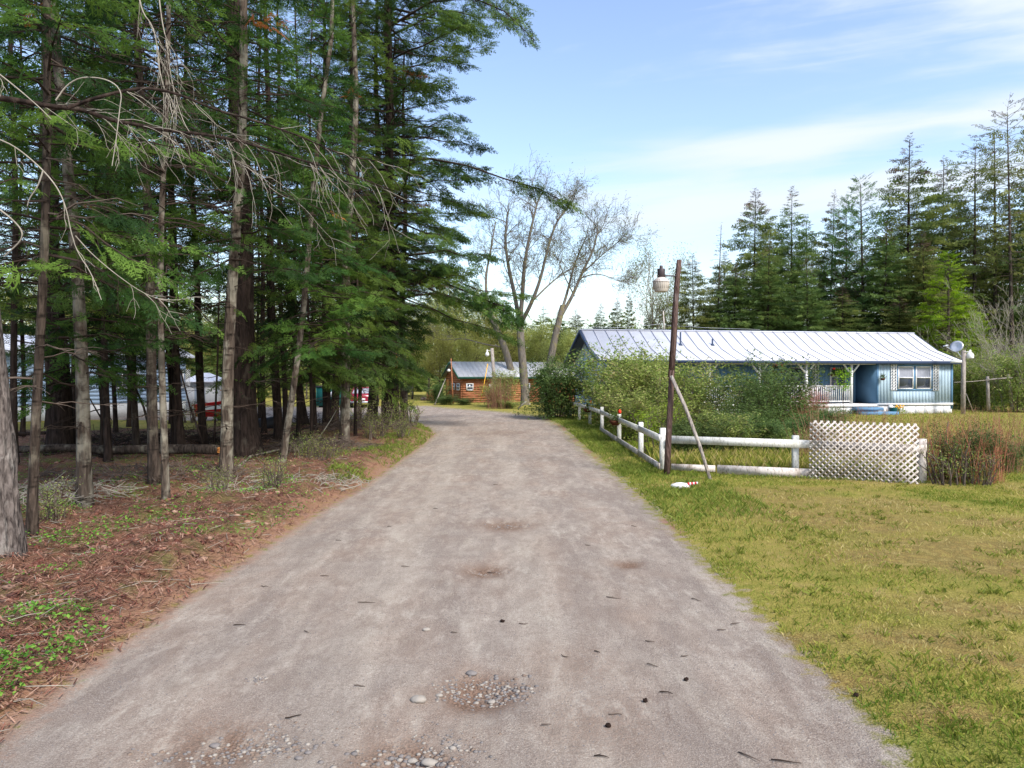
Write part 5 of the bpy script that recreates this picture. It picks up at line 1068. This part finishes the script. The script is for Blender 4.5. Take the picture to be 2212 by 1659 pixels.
# ------------------------------------------------------------------ log cabin
def cabin():
    Y = 55.5; c0 = np.array(((998-CX)/F*Y, Y, 0)); th = R(18); t = thing('log_cabin', 'brown log sided cabin with grey metal roof and green eaves', 'cabin', tuple(c0), th)
    Ln, Dp = 10.5, 5.6; ze, zr = 2.16, 3.35
    g = Geo(); n = 12; hh = ze/n
    for i in range(n):
        z = (i+.5)*hh; xs = np.linspace(0, Ln, 24); P = [(x, -.02+.015*math.sin(x*3+i), z+.012*math.sin(x*5+i*2)) for x in xs]; g.tube(P, hh*.54, 8, 0, .5, True, .05, i)
        P = [(-.02, y, z+.012*math.sin(y*5+i)) for y in np.linspace(0, Dp, 12)]; g.tube(P, hh*.54, 8, 0, .5, True, .05, i+40)
    for i in range(6):
        z = ze+(i+.5)*hh; w = Dp*(1-(z-ze)/(zr-ze))/2
        if w > .1: g.tube([(-.02, Dp/2-w, z), (-.02, Dp/2, z+.01), (-.02, Dp/2+w, z)], hh*.54, 8, 0, .5, True, .05, i)
    g.box(.02, Ln, .02, Dp, 0, ze); obj('wall', g, M['log'], t, True)
    g = Geo(); o = .45
    v = []
    for dz in (0, -.06):
        for x in (-.4, Ln+.4): v += [(x, -o, ze-.05+dz), (x, Dp/2, zr+.05+dz), (x, Dp+o, ze-.05+dz)]
    g.add(v, [(0, 3, 4, 1), (1, 4, 5, 2), (6, 7, 10, 9), (7, 8, 11, 10), (0, 6, 9, 3), (2, 5, 11, 8), (0, 1, 7, 6), (1, 2, 8, 7), (3, 9, 10, 4), (4, 10, 11, 5)])
    for i in range(28): x = -.3+i*.4; g.beam((x, -o, ze-.03), (x, Dp/2, zr+.07), .03, .03)
    obj('roof', g, M['tin'], t)
    g = Geo(); g.beam((-.4, -o-.02, ze-.12), (Ln+.4, -o-.02, ze-.12), .05, .17); g.beam((-.43, -o, ze-.14), (-.43, Dp/2, zr-.04), .05, .18); g.beam((-.43, Dp/2, zr-.04), (-.43, Dp+o, ze-.14), .05, .18); obj('eave_trim', g, M['green_trim'], t)
    def win(face, a, b, z0, z1):
        g = Geo(); f = .07
        for (p, q, r_, s) in ((a, a+f, z0, z1), (b-f, b, z0, z1), (a+f, b-f, z0, z0+f), (a+f, b-f, z1-f, z1), (a+f, b-f, (z0+z1)/2-.03, (z0+z1)/2+.03)):
            if face == 'f': g.box(p, q, -.20, -.12, r_, s)
            else: g.box(-.20, -.12, p, q, r_, s)
        w = obj('window', g, M['white'], t); g = Geo()
        if face == 'f': g.box(a+.02, b-.02, -.15, -.13, z0+.02, z1-.02)
        else: g.box(-.15, -.13, a+.02, b-.02, z0+.02, z1-.02)
        obj('pane', g, M['glass'], w)
    win('f', .3, .88, 1.03, 1.6); win('f', 5.0, 5.7, .85, 1.6); win('s', .25, 1.15, 1.03, 1.6); win('s', 2.0, 3.0, 1.03, 1.6)
    g = Geo(); g.box(-.19, -.12, 4.2, 5.1, .25, 1.9); obj('door', g, M['fresh_wood'], t)
    g = Geo(); g.box(-1.8, -.15, 3.0, 5.6, .15, .25); [g.box(-1.8, -1.72, y, y+.08, 0, 1.0) for y in (3.0, 3.8, 4.7, 5.5)]; g.box(-1.82, -1.7, 3.0, 5.6, .95, 1.02); g.box(-1.8, -.2, 3.0, 3.06, .95, 1.02); obj('deck', g, M['log'], t)
    g = Geo(); g.box(2.2, 2.75, -.16, -.12, .9, 1.55); obj('wall_board', g, M['white_worn'], t)
cabin()
def cabin_bits():
    Y = 50; o = W(1070, 878, Y)*np.array((1, 1, 0)); p = lambda x, y, dy=0: W(x, y, Y+dy)-o
    t = thing('yard_lamp', 'grey wooden pole with a white globe lamp before the cabin', 'street lamp', tuple(o)); g = Geo(); g.tube([p(1070, 884), p(1066, 810), p(1062, 752)], [.13, .12, .12], 8, 0, .5, True, .04); obj('pole', g, M['grey_wood'], t)
    g = Geo(); c = p(1052, 766, -.1); g.lathe([(0, -.15), (.1, -.12), (.15, 0), (.13, .1), (.05, .2), (.05, .35), (0, .36)], c, 12); g.tube([c+np.array((0, 0, .3)), p(1062, 758)], .02, 5); obj('lamp', g, M['white'], t, True)
    stick('guy_wire_guard', [W(1053, 786, 49.5), W(1045, 830, 49), W(1037, 868, 48.6)], .035, 'yellow', 'yellow guard on the slanting guy wire before the cabin', 'guy wire')
    stick('brown_pole', [W(978, 872, 53), W(976, 820, 53), W(974, 774, 53)], .07, 'log', 'tall brown pole standing against the cabin gable', 'pole')
    stick('leaning_pole', [W(939, 874, 52), W(962, 818, 54)], .05, 'grey_wood', 'pale pole leaning on the left side of the cabin', 'pole')
    t = thing('hanging_lamp', 'white round lamp on the cabin gable eave', 'lamp', tuple(W(969, 800, 53.6))); g = Geo(); g.lathe([(0, -.13), (.12, -.08), (.14, .02), (.05, .1), (0, .12)], (0, 0, 0), 12); obj('globe', g, M['white'], t, True); g = Geo(); g.tube([(0, 0, .1), (.15, 0, .2), (.3, 0, .15)], .015, 5); obj('arm', g, M['metal_dark'], t)
    for i, (x, y, s, sz, lab, p_) in enumerate([(962, 876, .55, .45, 'low rounded green bush at the cabin gable', SHD[0]), (1004, 876, .48, .38, 'small bright bush before the cabin window', SHD[1]), (1075, 880, .85, .95, 'twiggy bush at the foot of the lamp pole before the cabin', SH[1]), (945, 872, .6, .9, 'young fir like bush left of the cabin', SHD[0]), (1100, 884, .45, .4, 'small bush right of the lamp pole foot', SH[0])]):
        place('bush', p_, x, y, lab, 'bush', 'bushes around the cabin', s, i*1.9, s*sz)
    X, Y = GP(1078, 884); t = thing('dry_canes', 'reddish brown stems rising before the cabin wall', 'bush', (X, Y, 0)); obj('canes', canes(31, 2.3, .9, 160), M['dry'], t)
    for x, y, r_, mt, lab in ((1087, 880, .32, 'stone_brown', 'brown boulder at the foot of the cabin bush'), (1099, 884, .22, 'stone_pale', 'white stone right of the brown boulder'), (1141, 875, .15, 'stone_pale', 'pale stone beside the tallest bare tree'), (1148, 870, .3, 'stone_brown', 'brown stone near the wood pile left of the cabin')):
        if x == 1148: x, y = 915, 866
        X, Y = GP(x, y); g = Geo(); g.blob((0, 0, r_*.5), (r_, r_*.8, r_*.7), x); tag(obj('rock', g, M[mt], None, True, (X, Y, 0)), lab, 'rock')
    X, Y = GP(1126, 884); g = Geo(); g.beam((-.3, 0, 0), (.3, .2, .5), .25, .05); tag(obj('board', g, M['grey_wood'], None, False, (X, Y, 0)), 'grey board propped in the grass before the bare tree', 'board')
    X, Y = GP(1200, 896); g = Geo(); g.beam((-.5, 0, .06), (.5, .1, .09), .3, .07); tag(obj('stone_slab', g, M['stone_brown'], None, False, (X, Y, 0)), 'flat brown slab at the road edge near the fence end', 'slab')
    X, Y = GP(1210, 900); g = Geo(); g.beam((-.35, 0, .05), (.3, -.1, .07), .2, .06); tag(obj('stone_slab', g, M['stone_brown'], None, False, (X, Y, 0)), 'smaller flat slab in front of the larger one', 'slab')
cabin_bits()

# ------------------------------------------------------------------ things beyond the wood
def bluehome():
    a = np.array(GP(-120, 922)); Y2 = 40; b = np.array(((400-CX)/F*Y2, Y2)); d = b-a; Ln = float(np.linalg.norm(d)); th = math.atan2(d[1], d[0])
    t = thing('mobile_home', 'pale blue home with white skirting seen through the wood', 'house', (a[0], a[1], 0), th); n_ = 14
    g = Geo(); zs, ze = .75, 3.35
    k = 13
    for i in range(k): z = zs+i*(ze-zs)/k; g.beam((0, -.02, z+.1), (Ln, -.02, z+.1), .035, .19)
    g.box(0, Ln, .0, 4.2, zs, ze); obj('wall', g, M['pale_blue'], t)
    g = Geo(); g.box(0, Ln, -.02, 4.1, -.1, zs-.01); obj('skirting', g, M['white'], t)
    g = Geo(); g.add([(-.4, -.45, ze), (Ln+.3, -.45, ze), (Ln+.3, 2.1, ze+.9), (-.4, 2.1, ze+.9), (-.4, 4.6, ze), (Ln+.3, 4.6, ze), (-.4, -.45, ze-.12), (Ln+.3, -.45, ze-.12), (-.4, 4.6, ze-.12), (Ln+.3, 4.6, ze-.12)], [(0, 1, 2, 3), (3, 2, 5, 4), (0, 6, 7, 1), (1, 7, 9, 5), (0, 3, 4), (6, 8, 9, 7)][:4]); g.add([(-.4, -.45, ze-.12), (Ln+.3, -.45, ze-.12), (Ln+.3, 4.6, ze-.12), (-.4, 4.6, ze-.12)], [(0, 3, 2, 1)]); obj('roof', g, M['roof_white'], t)
    c, s = math.cos(th), math.sin(th)
    for x, w in ((262, 1.1), (150, 1.0), (395, .9)):
        r = (x-CX)/F; q = (r*a[1]-a[0])/(c-r*s); q = min(q, Ln-.6); g = Geo(); z0, z1 = 1.5, 2.55
        for bx in ((q-w/2, q-w/2+.08, z0, z1), (q+w/2-.08, q+w/2, z0, z1), (q-w/2+.08, q+w/2-.08, z0, z0+.08), (q-w/2+.08, q+w/2-.08, z1-.08, z1), (q-.03, q+.03, z0+.08, z1-.08)): g.box(bx[0], bx[1], -.10, -.045, bx[2], bx[3])
        wo = obj('window', g, M['white'], t); g = Geo(); g.box(q-w/2+.04, q+w/2-.04, -.075, -.05, z0+.03, z1-.03); obj('pane', g, M['glass'], wo)
        g = Geo(); lattice(g, .34, 1.1, .12, .03, .01, q+w/2+.08, z0-.02, -.07); obj('lattice_shutter', g, M['white'], t)
    X, Y = (440-CX)/F*44, 44.; t = thing('shed', 'small white shed with a flat pale roof behind the red trailer box', 'shed', (X, Y, 0), .15)
    g = Geo(); g.box(-1.1, .75, 0, 2, 0, 1.85); obj('wall', g, M['white'], t); g = Geo(); g.add([(-1.3, -.3, 1.85), (1.1, -.3, 1.85), (1.1, 2.2, 1.85), (-1.3, 2.2, 1.85), (-.4, .9, 2.4), (.1, .9, 2.4)], [(0, 1, 5, 4), (1, 2, 5), (2, 3, 4, 5), (3, 0, 4), (0, 3, 2, 1)][:1]); g.add([(-1.3, -.3, 1.85), (1.1, -.3, 1.85), (1.1, 2.2, 1.85), (-1.3, 2.2, 1.85), (-.4, .9, 2.4), (.1, .9, 2.4)], [(1, 2, 5), (3, 0, 4)]); g.box(-1.3, 1.1, -.3, 2.2, 1.78, 1.85); obj('roof', g, M['roof_white'], t); g = Geo(); g.box(-.55, .1, -.05, 0, .1, 1.6); obj('door', g, M['metal_grey'], t)
    X, Y = (468-CX)/F*45, 45.; t = thing('wooden_rack', 'light wooden rack with slanted legs behind the red box', 'rack', (X, Y, 0)); g = Geo()
    for x in (-.5, 0, .5): g.beam((x-.15, 0, 0), (x, 0, 1.25), .05, .05, 0, (0, 1, 0)); g.beam((x+.15, 0, 0), (x, 0, 1.25), .05, .05, 0, (0, 1, 0))
    g.beam((-.65, 0, 1.27), (.65, 0, 1.27), .06, .06); obj('frame', g, M['fresh_wood'], t)
    X, Y = (455-CX)/F*33.5, 33.5; t = thing('trailer_box', 'bright red box trailer with a white panel on its side', 'trailer', (X, Y, 0), -.05)
    g = Geo(); v = [(-.75, 0, .22), (.7, 0, .22), (.85, 0, .98), (-.85, 0, .75), (-.75, 1.1, .22), (.7, 1.1, .22), (.85, 1.2, .98), (-.85, 1.2, .75)]; g.add(v, [(0, 1, 2, 3), (1, 5, 6, 2), (5, 4, 7, 6), (4, 0, 3, 7), (0, 4, 5, 1)]); g.beam((-.9, -.03, .77), (.9, -.03, 1.0), .08, .06); g.beam((-.9, 1.2, .77), (.9, 1.2, 1.0), .08, .06); obj('body', g, M['red'], t)
    g = Geo(); g.add([(-.52, -.014, .52), (.66, -.014, .62), (.68, -.014, .84), (-.55, -.014, .70)], [(0, 1, 2, 3)]); g.add([(-.52, -.008, .52), (.66, -.008, .62), (.68, -.008, .84), (-.55, -.008, .70)], [(0, 3, 2, 1)]); obj('panel', g, M['white'], t)
    for x in (-.45, .45): g = Geo(); T = np.array(Matrix.Rotation(R(90), 4, 'X')); g.lathe([(0, -.06), (.2, -.06), (.22, 0), (.2, .06), (0, .06)], (x, .1, .2), 14, T=T); obj('wheel', g, M['black'], t, True)
    X, Y = GP(407, 914); place('bush', SMALL[0], 412, 915, 'bright green bush at the left end of the red box', 'bush', None, 1.6)
bluehome()
def bin_and_car():
    Y = 48; X = (707-CX)/F*Y; t = thing('metal_bin', 'dark green metal bin container with white notices', 'container', (X, Y, 0), -.1)
    g = Geo(); g.box(-.78, .78, 0, 1.5, .12, 1.42); [g.box(x-.03, x+.03, -.03, 0, .12, 1.42) for x in (-.78, .2, .78)]; obj('body', g, M['green_metal'], t); g = Geo(); g.box(-.84, .84, -.08, 1.6, 1.42, 1.5); obj('lid', g, M['metal_dark'], t)
    for x in (.32, .58): g = Geo(); g.box(x-.09, x+.09, -.035, -.03, .75, 1.1); obj('notice', g, M['white'], t)
    for x in (-.6, .6): g = Geo(); g.box(x-.07, x+.07, .1, 1.4, 0, .12); obj('skid', g, M['black'], t)
    Y = 47.5; X = (782-CX)/F*Y; t = thing('parked_car', 'maroon car parked beyond the wood showing its rear window', 'car', (X, Y, 0), .12)
    # body from cross sections along its length (rear faces the eye)
    g = Geo(); secs = [(0, .42, .78, .76), (.06, .34, .95, .82), (.5, .30, .98, .86), (1.6, .28, .98, .88), (3.0, .28, .95, .88), (4.0, .3, .85, .84), (4.3, .4, .75, .74)]; v = []
    for y, z0, z1, w in secs: v += [(-w*.94, y, z0), (-w, y, (z0+z1)/2), (-w*.93, y, z1), (w*.93, y, z1), (w, y, (z0+z1)/2), (w*.94, y, z0)]
    f = [(i*6+j, i*6+(j+1) % 6, i*6+6+(j+1) % 6, i*6+6+j) for i in range(len(secs)-1) for j in range(6)]; g.add(v, f); g.add(v[:6], [(0, 5, 4, 3, 2, 1)]); g.add(v[-6:], [(0, 1, 2, 3, 4, 5)]); obj('body', g, M['maroon'], t, False)
    g = Geo(); rf = [(.18, .97, .80), (.45, 1.38, .62), (1.9, 1.42, .62), (2.7, .96, .78)]; v = []
    for y, z, w in rf: v += [(-w, y, z), (w, y, z)]
    v += [(-.8, .9, .97), (.8, .9, .97), (-.8, 2.0, .97), (.8, 2.0, .97)]; g.add(v, [(2, 3, 5, 4), (0, 2, 8), (1, 9, 3), (8, 2, 4, 10), (9, 11, 5, 3), (10, 4, 6), (11, 7, 5), (0, 1, 3, 2), (4, 5, 7, 6)]); obj('cabin', g, M['maroon'], t)
    g = Geo(); g.add([(-.70, .18, 1.0), (.70, .18, 1.0), (.55, .40, 1.33), (-.55, .40, 1.33)], [(0, 1, 2, 3)]); obj('rear_window', g, M['curtain'], t)
    for x in (-.68, .68): g = Geo(); g.box(x-.12, x+.12, -.025, .0, .66, .76); obj('tail_light', g, M['red'], t)
    g = Geo(); g.box(-.2, .2, -.03, 0, .52, .66); obj('number_plate', g, M['white'], t); g = Geo(); g.box(-.8, .8, -.08, .04, .34, .46); obj('bumper', g, M['metal_grey'], t)
    for x in (-.8, .8):
        for y in (.8, 3.4): g = Geo(); T = np.array(Matrix.Rotation(R(90), 4, 'Y')); g.lathe([(0, -.09), (.26, -.09), (.31, -.05), (.31, .05), (.26, .09), (0, .09)], (x, y, .31), 18, T=T); obj('wheel', g, M['black'], t, True)
    X, Y = GP(572, 936); t = thing('barrel', 'black round drum lying in the shade right of the broad trunk', 'barrel', (X, Y, .3), .3); g = Geo(); T = np.array(Matrix.Rotation(R(82), 4, 'Y')); g.lathe([(0, -.42), (.28, -.42), (.3, -.38), (.29, 0), (.3, .38), (.28, .42), (0, .42)], (0, 0, 0), 18, T=T); obj('drum', g, M['black'], t, True)
bin_and_car()
def ornament():
    Y = 14.3; X, Y = GP(1478, 1062); t = thing('lawn_ornament', 'white bird shaped lawn ornament with red striped tail lying by the lamp pole', 'ornament', (X, Y, H(X, Y)), -.15); t.scale = (.9, .85, .8)
    g = Geo(); g.lathe([(0, -.2), (.04, -.18), (.075, -.08), (.08, .02), (.06, .13), (.03, .18), (0, .19)], (-.08, 0, .09), 14, T=np.array(Matrix.Rotation(R(88), 4, 'Y'))); obj('body', g, M['white'], t, True)
    for i in range(6):
        g = Geo() if i == 0 else g
        x = .07+i*.035; g.box(x, x+.034, -.035+.003*i, .035-.003*i, .10+.008*i, .17+.004*i, i % 2)
    obj('striped_tail', g, [M['red'], M['white']], t)
    for x in (0, .1): g = Geo(); g.tube([(x, -.05, .08), (x+.02, -.12, .03), (x, -.22, .0)], .005, 4); obj('leg', g, M['white'], t)
ornament()

# ------------------------------------------------------------------ stones, twigs, cones on the road
BIG = [(903, 1517, .055, 'white flat stone left of the pothole'), (1018, 1452, .04, 'round grey stone at the back rim of the pothole'), (926, 1640, .05, 'largest rounded stone in the pothole at the bottom edge'), (905, 1655, .04, 'stone beside the largest one in the bottom pothole'), (642, 1640, .025, 'single pale stone between the two bottom gravel patches'), (920, 1364, .035, 'flat pale stone in the middle of the road'), (890, 1630, .03, 'small grey stone left in the bottom pothole'), (662, 1628, .022, 'little whitish stone near the bottom gravel patch'), (1062, 1500, .03, 'blue grey stone at the right rim of the pothole'), (948, 1500, .028, 'pale stone at the left rim of the pothole'), (460, 1600, .03, 'angular brown grey stone at bottom left patch')]
for i, (x, y, r_, lab) in enumerate(BIG):
    X, Y = GP(x, y); g = Geo(); g.blob((0, 0, r_*.25), (r_, r_*.7, r_*.45), i*3, k=14); tag(obj('stone', g, M['stone_pale' if i % 3 != 1 else 'stone_grey'], None, True, (X, Y, H(X, Y))), lab, 'stone', 'larger stones on the road')
g = Geo(); R_ = np.random.RandomState(12)
for (x, y, rx, ry, n, rr) in [(1088, 1485, .20, .16, 190, .015), (975, 1490, .14, .16, 90, .012), (1040, 1465, .3, .06, 60, .010), (895, 1640, .34, .13, 230, .016), (960, 1610, .2, .12, 60, .010), (570, 1610, .28, .1, 190, .013), (400, 1630, .35, .08, 80, .012), (590, 1575, .15, .1, 50, .010), (1100, 1133, .28, .14, 60, .013), (555, 1475, .08, .07, 40, .010), (1050, 1232, .2, .1, 30, .010), (760, 1580, .5, .12, 60, .007)]:
    X0, Y0 = GP(x, y)
    for i in range(n):
        X = X0+R_.normal(0, rx*.6); Y = Y0+R_.normal(0, ry*.6); r = rr*R_.uniform(.4, 1.5); g.blob((X, Y, H(X, Y)+r*.05), (r, r*R_.uniform(.6, 1), r*.55), i, R_.choice([0, 1, 1, 2]), k=6)
tag(obj('gravel', g, [M['stone_pale'], M['stone_grey'], M['stone_brown']], None, True), 'loose pebbles gathered around the potholes', 'gravel', kind='stuff')
g = Geo(); n = 9000; Y = 3+22*R_.rand(n)**2; X = R_.uniform(-1, 1, n)*(3.2+.12*Y)-.35; k_ = (inr(X, Y) > -.05); X, Y = X[k_], Y[k_]; Z = hz(X, Y)
n = len(X); s = R_.uniform(.0025, .009, n)[:, None]; base = np.array([(1, 0, 0), (-.5, .87, 0), (-.5, -.87, 0), (0, 0, .8)]); rt = R_.rand(n)*6.28; ca, sa = np.cos(rt), np.sin(rt)
v = np.stack([np.stack([ca*b[0]-sa*b[1], sa*b[0]+ca*b[1], b[2]+0*ca], 1) for b in base], 1)*s[:, :, None]+np.stack([X, Y, Z], 1)[:, None]
g.add(v.reshape(-1, 3), (np.arange(n)[:, None, None]*4+np.array([(0, 1, 3), (1, 2, 3), (2, 0, 3)])[None]).reshape(-1, 3), 0); tag(obj('road_grit', g, [M['stone_grey']]), 'fine grit strewn over the gravel road', 'grit', kind='stuff')
TW = [(790, 1305, .17, 0), (515, 1354, .11, .05), (775, 1488, .08, -.1), (1326, 1294, .15, .4), (1330, 1546, .09, .1), (1060, 1232, .09, .2), (1070, 1047, .09, .0), (1405, 1388, .08, .3), (1505, 1300, .12, .9), (1290, 1410, .06, .8), (660, 1372, .06, .6), (1590, 1352, .10, -.3), (1560, 1365, .08, 0), (1700, 1650, .16, .3), (1620, 1640, .14, .9), (570, 1268, .08, .2), (875, 1225, .1, .1), (1440, 1500, .09, .2), (980, 1370, .06, .1), (1410, 1440, .09, .5), (1180, 1570, .06, .1), (1300, 1640, .09, .3), (1220, 1420, .07, .7), (730, 1170, .08, .1), (1370, 1140, .09, .4), (940, 1100, .07, 0), (1270, 1180, .07, .3), (840, 1140, .06, .2), (700, 1245, .1, .1), (630, 1550, .1, -.4), (1130, 1350, .08, .2), (1480, 1420, .06, .2)]
for i, (x, y, l, a) in enumerate(TW):
    X, Y = GP(x, y); g = Geo(); r = random.Random(i); c, s = math.cos(-a), math.sin(-a); P = [(c*u*l*.5*2-s*0, s*u*l, .006+r.uniform(0, .008)) for u in (-.5, -.2, .15, .5)]; P = [(p[0], p[1]+r.uniform(-.008, .008), p[2]) for p in P]; g.tube(P, [.004, .005, .004, .002], 4)
    if i % 3 == 0: g.tube([P[1], (P[1][0]+c*l*.2, P[1][1]+l*.16, .012)], [.003, .001], 3)
    tag(obj('twig', g, M['twig_dark' if i % 4 == 1 else 'twig'], None, False, (X, Y, H(X, Y))), 'small dark dry twig lying on the gravel road', 'twig', 'twigs fallen on the road')
for i, (x, y, lab) in enumerate([(1315, 1572, 'dark cone on the road right of the stony pothole'), (1483, 1472, 'dark cone farther right and back on the road'), (1852, 1510, 'black cone lying at the edge of the lawn'), (1085, 1345, 'tiny dark cone in the middle of the road beyond the pothole'), (1395, 1518, 'dark cone between the two others right of the pothole')]):
    X, Y = GP(x, y); g = Geo(); g.blob((0, 0, .012), (.02, .016, .014), i, k=8, rough=.35); tag(obj('pine_cone', g, M['char'], None, True, (X, Y, H(X, Y))), lab, 'pine cone', 'fallen cones')
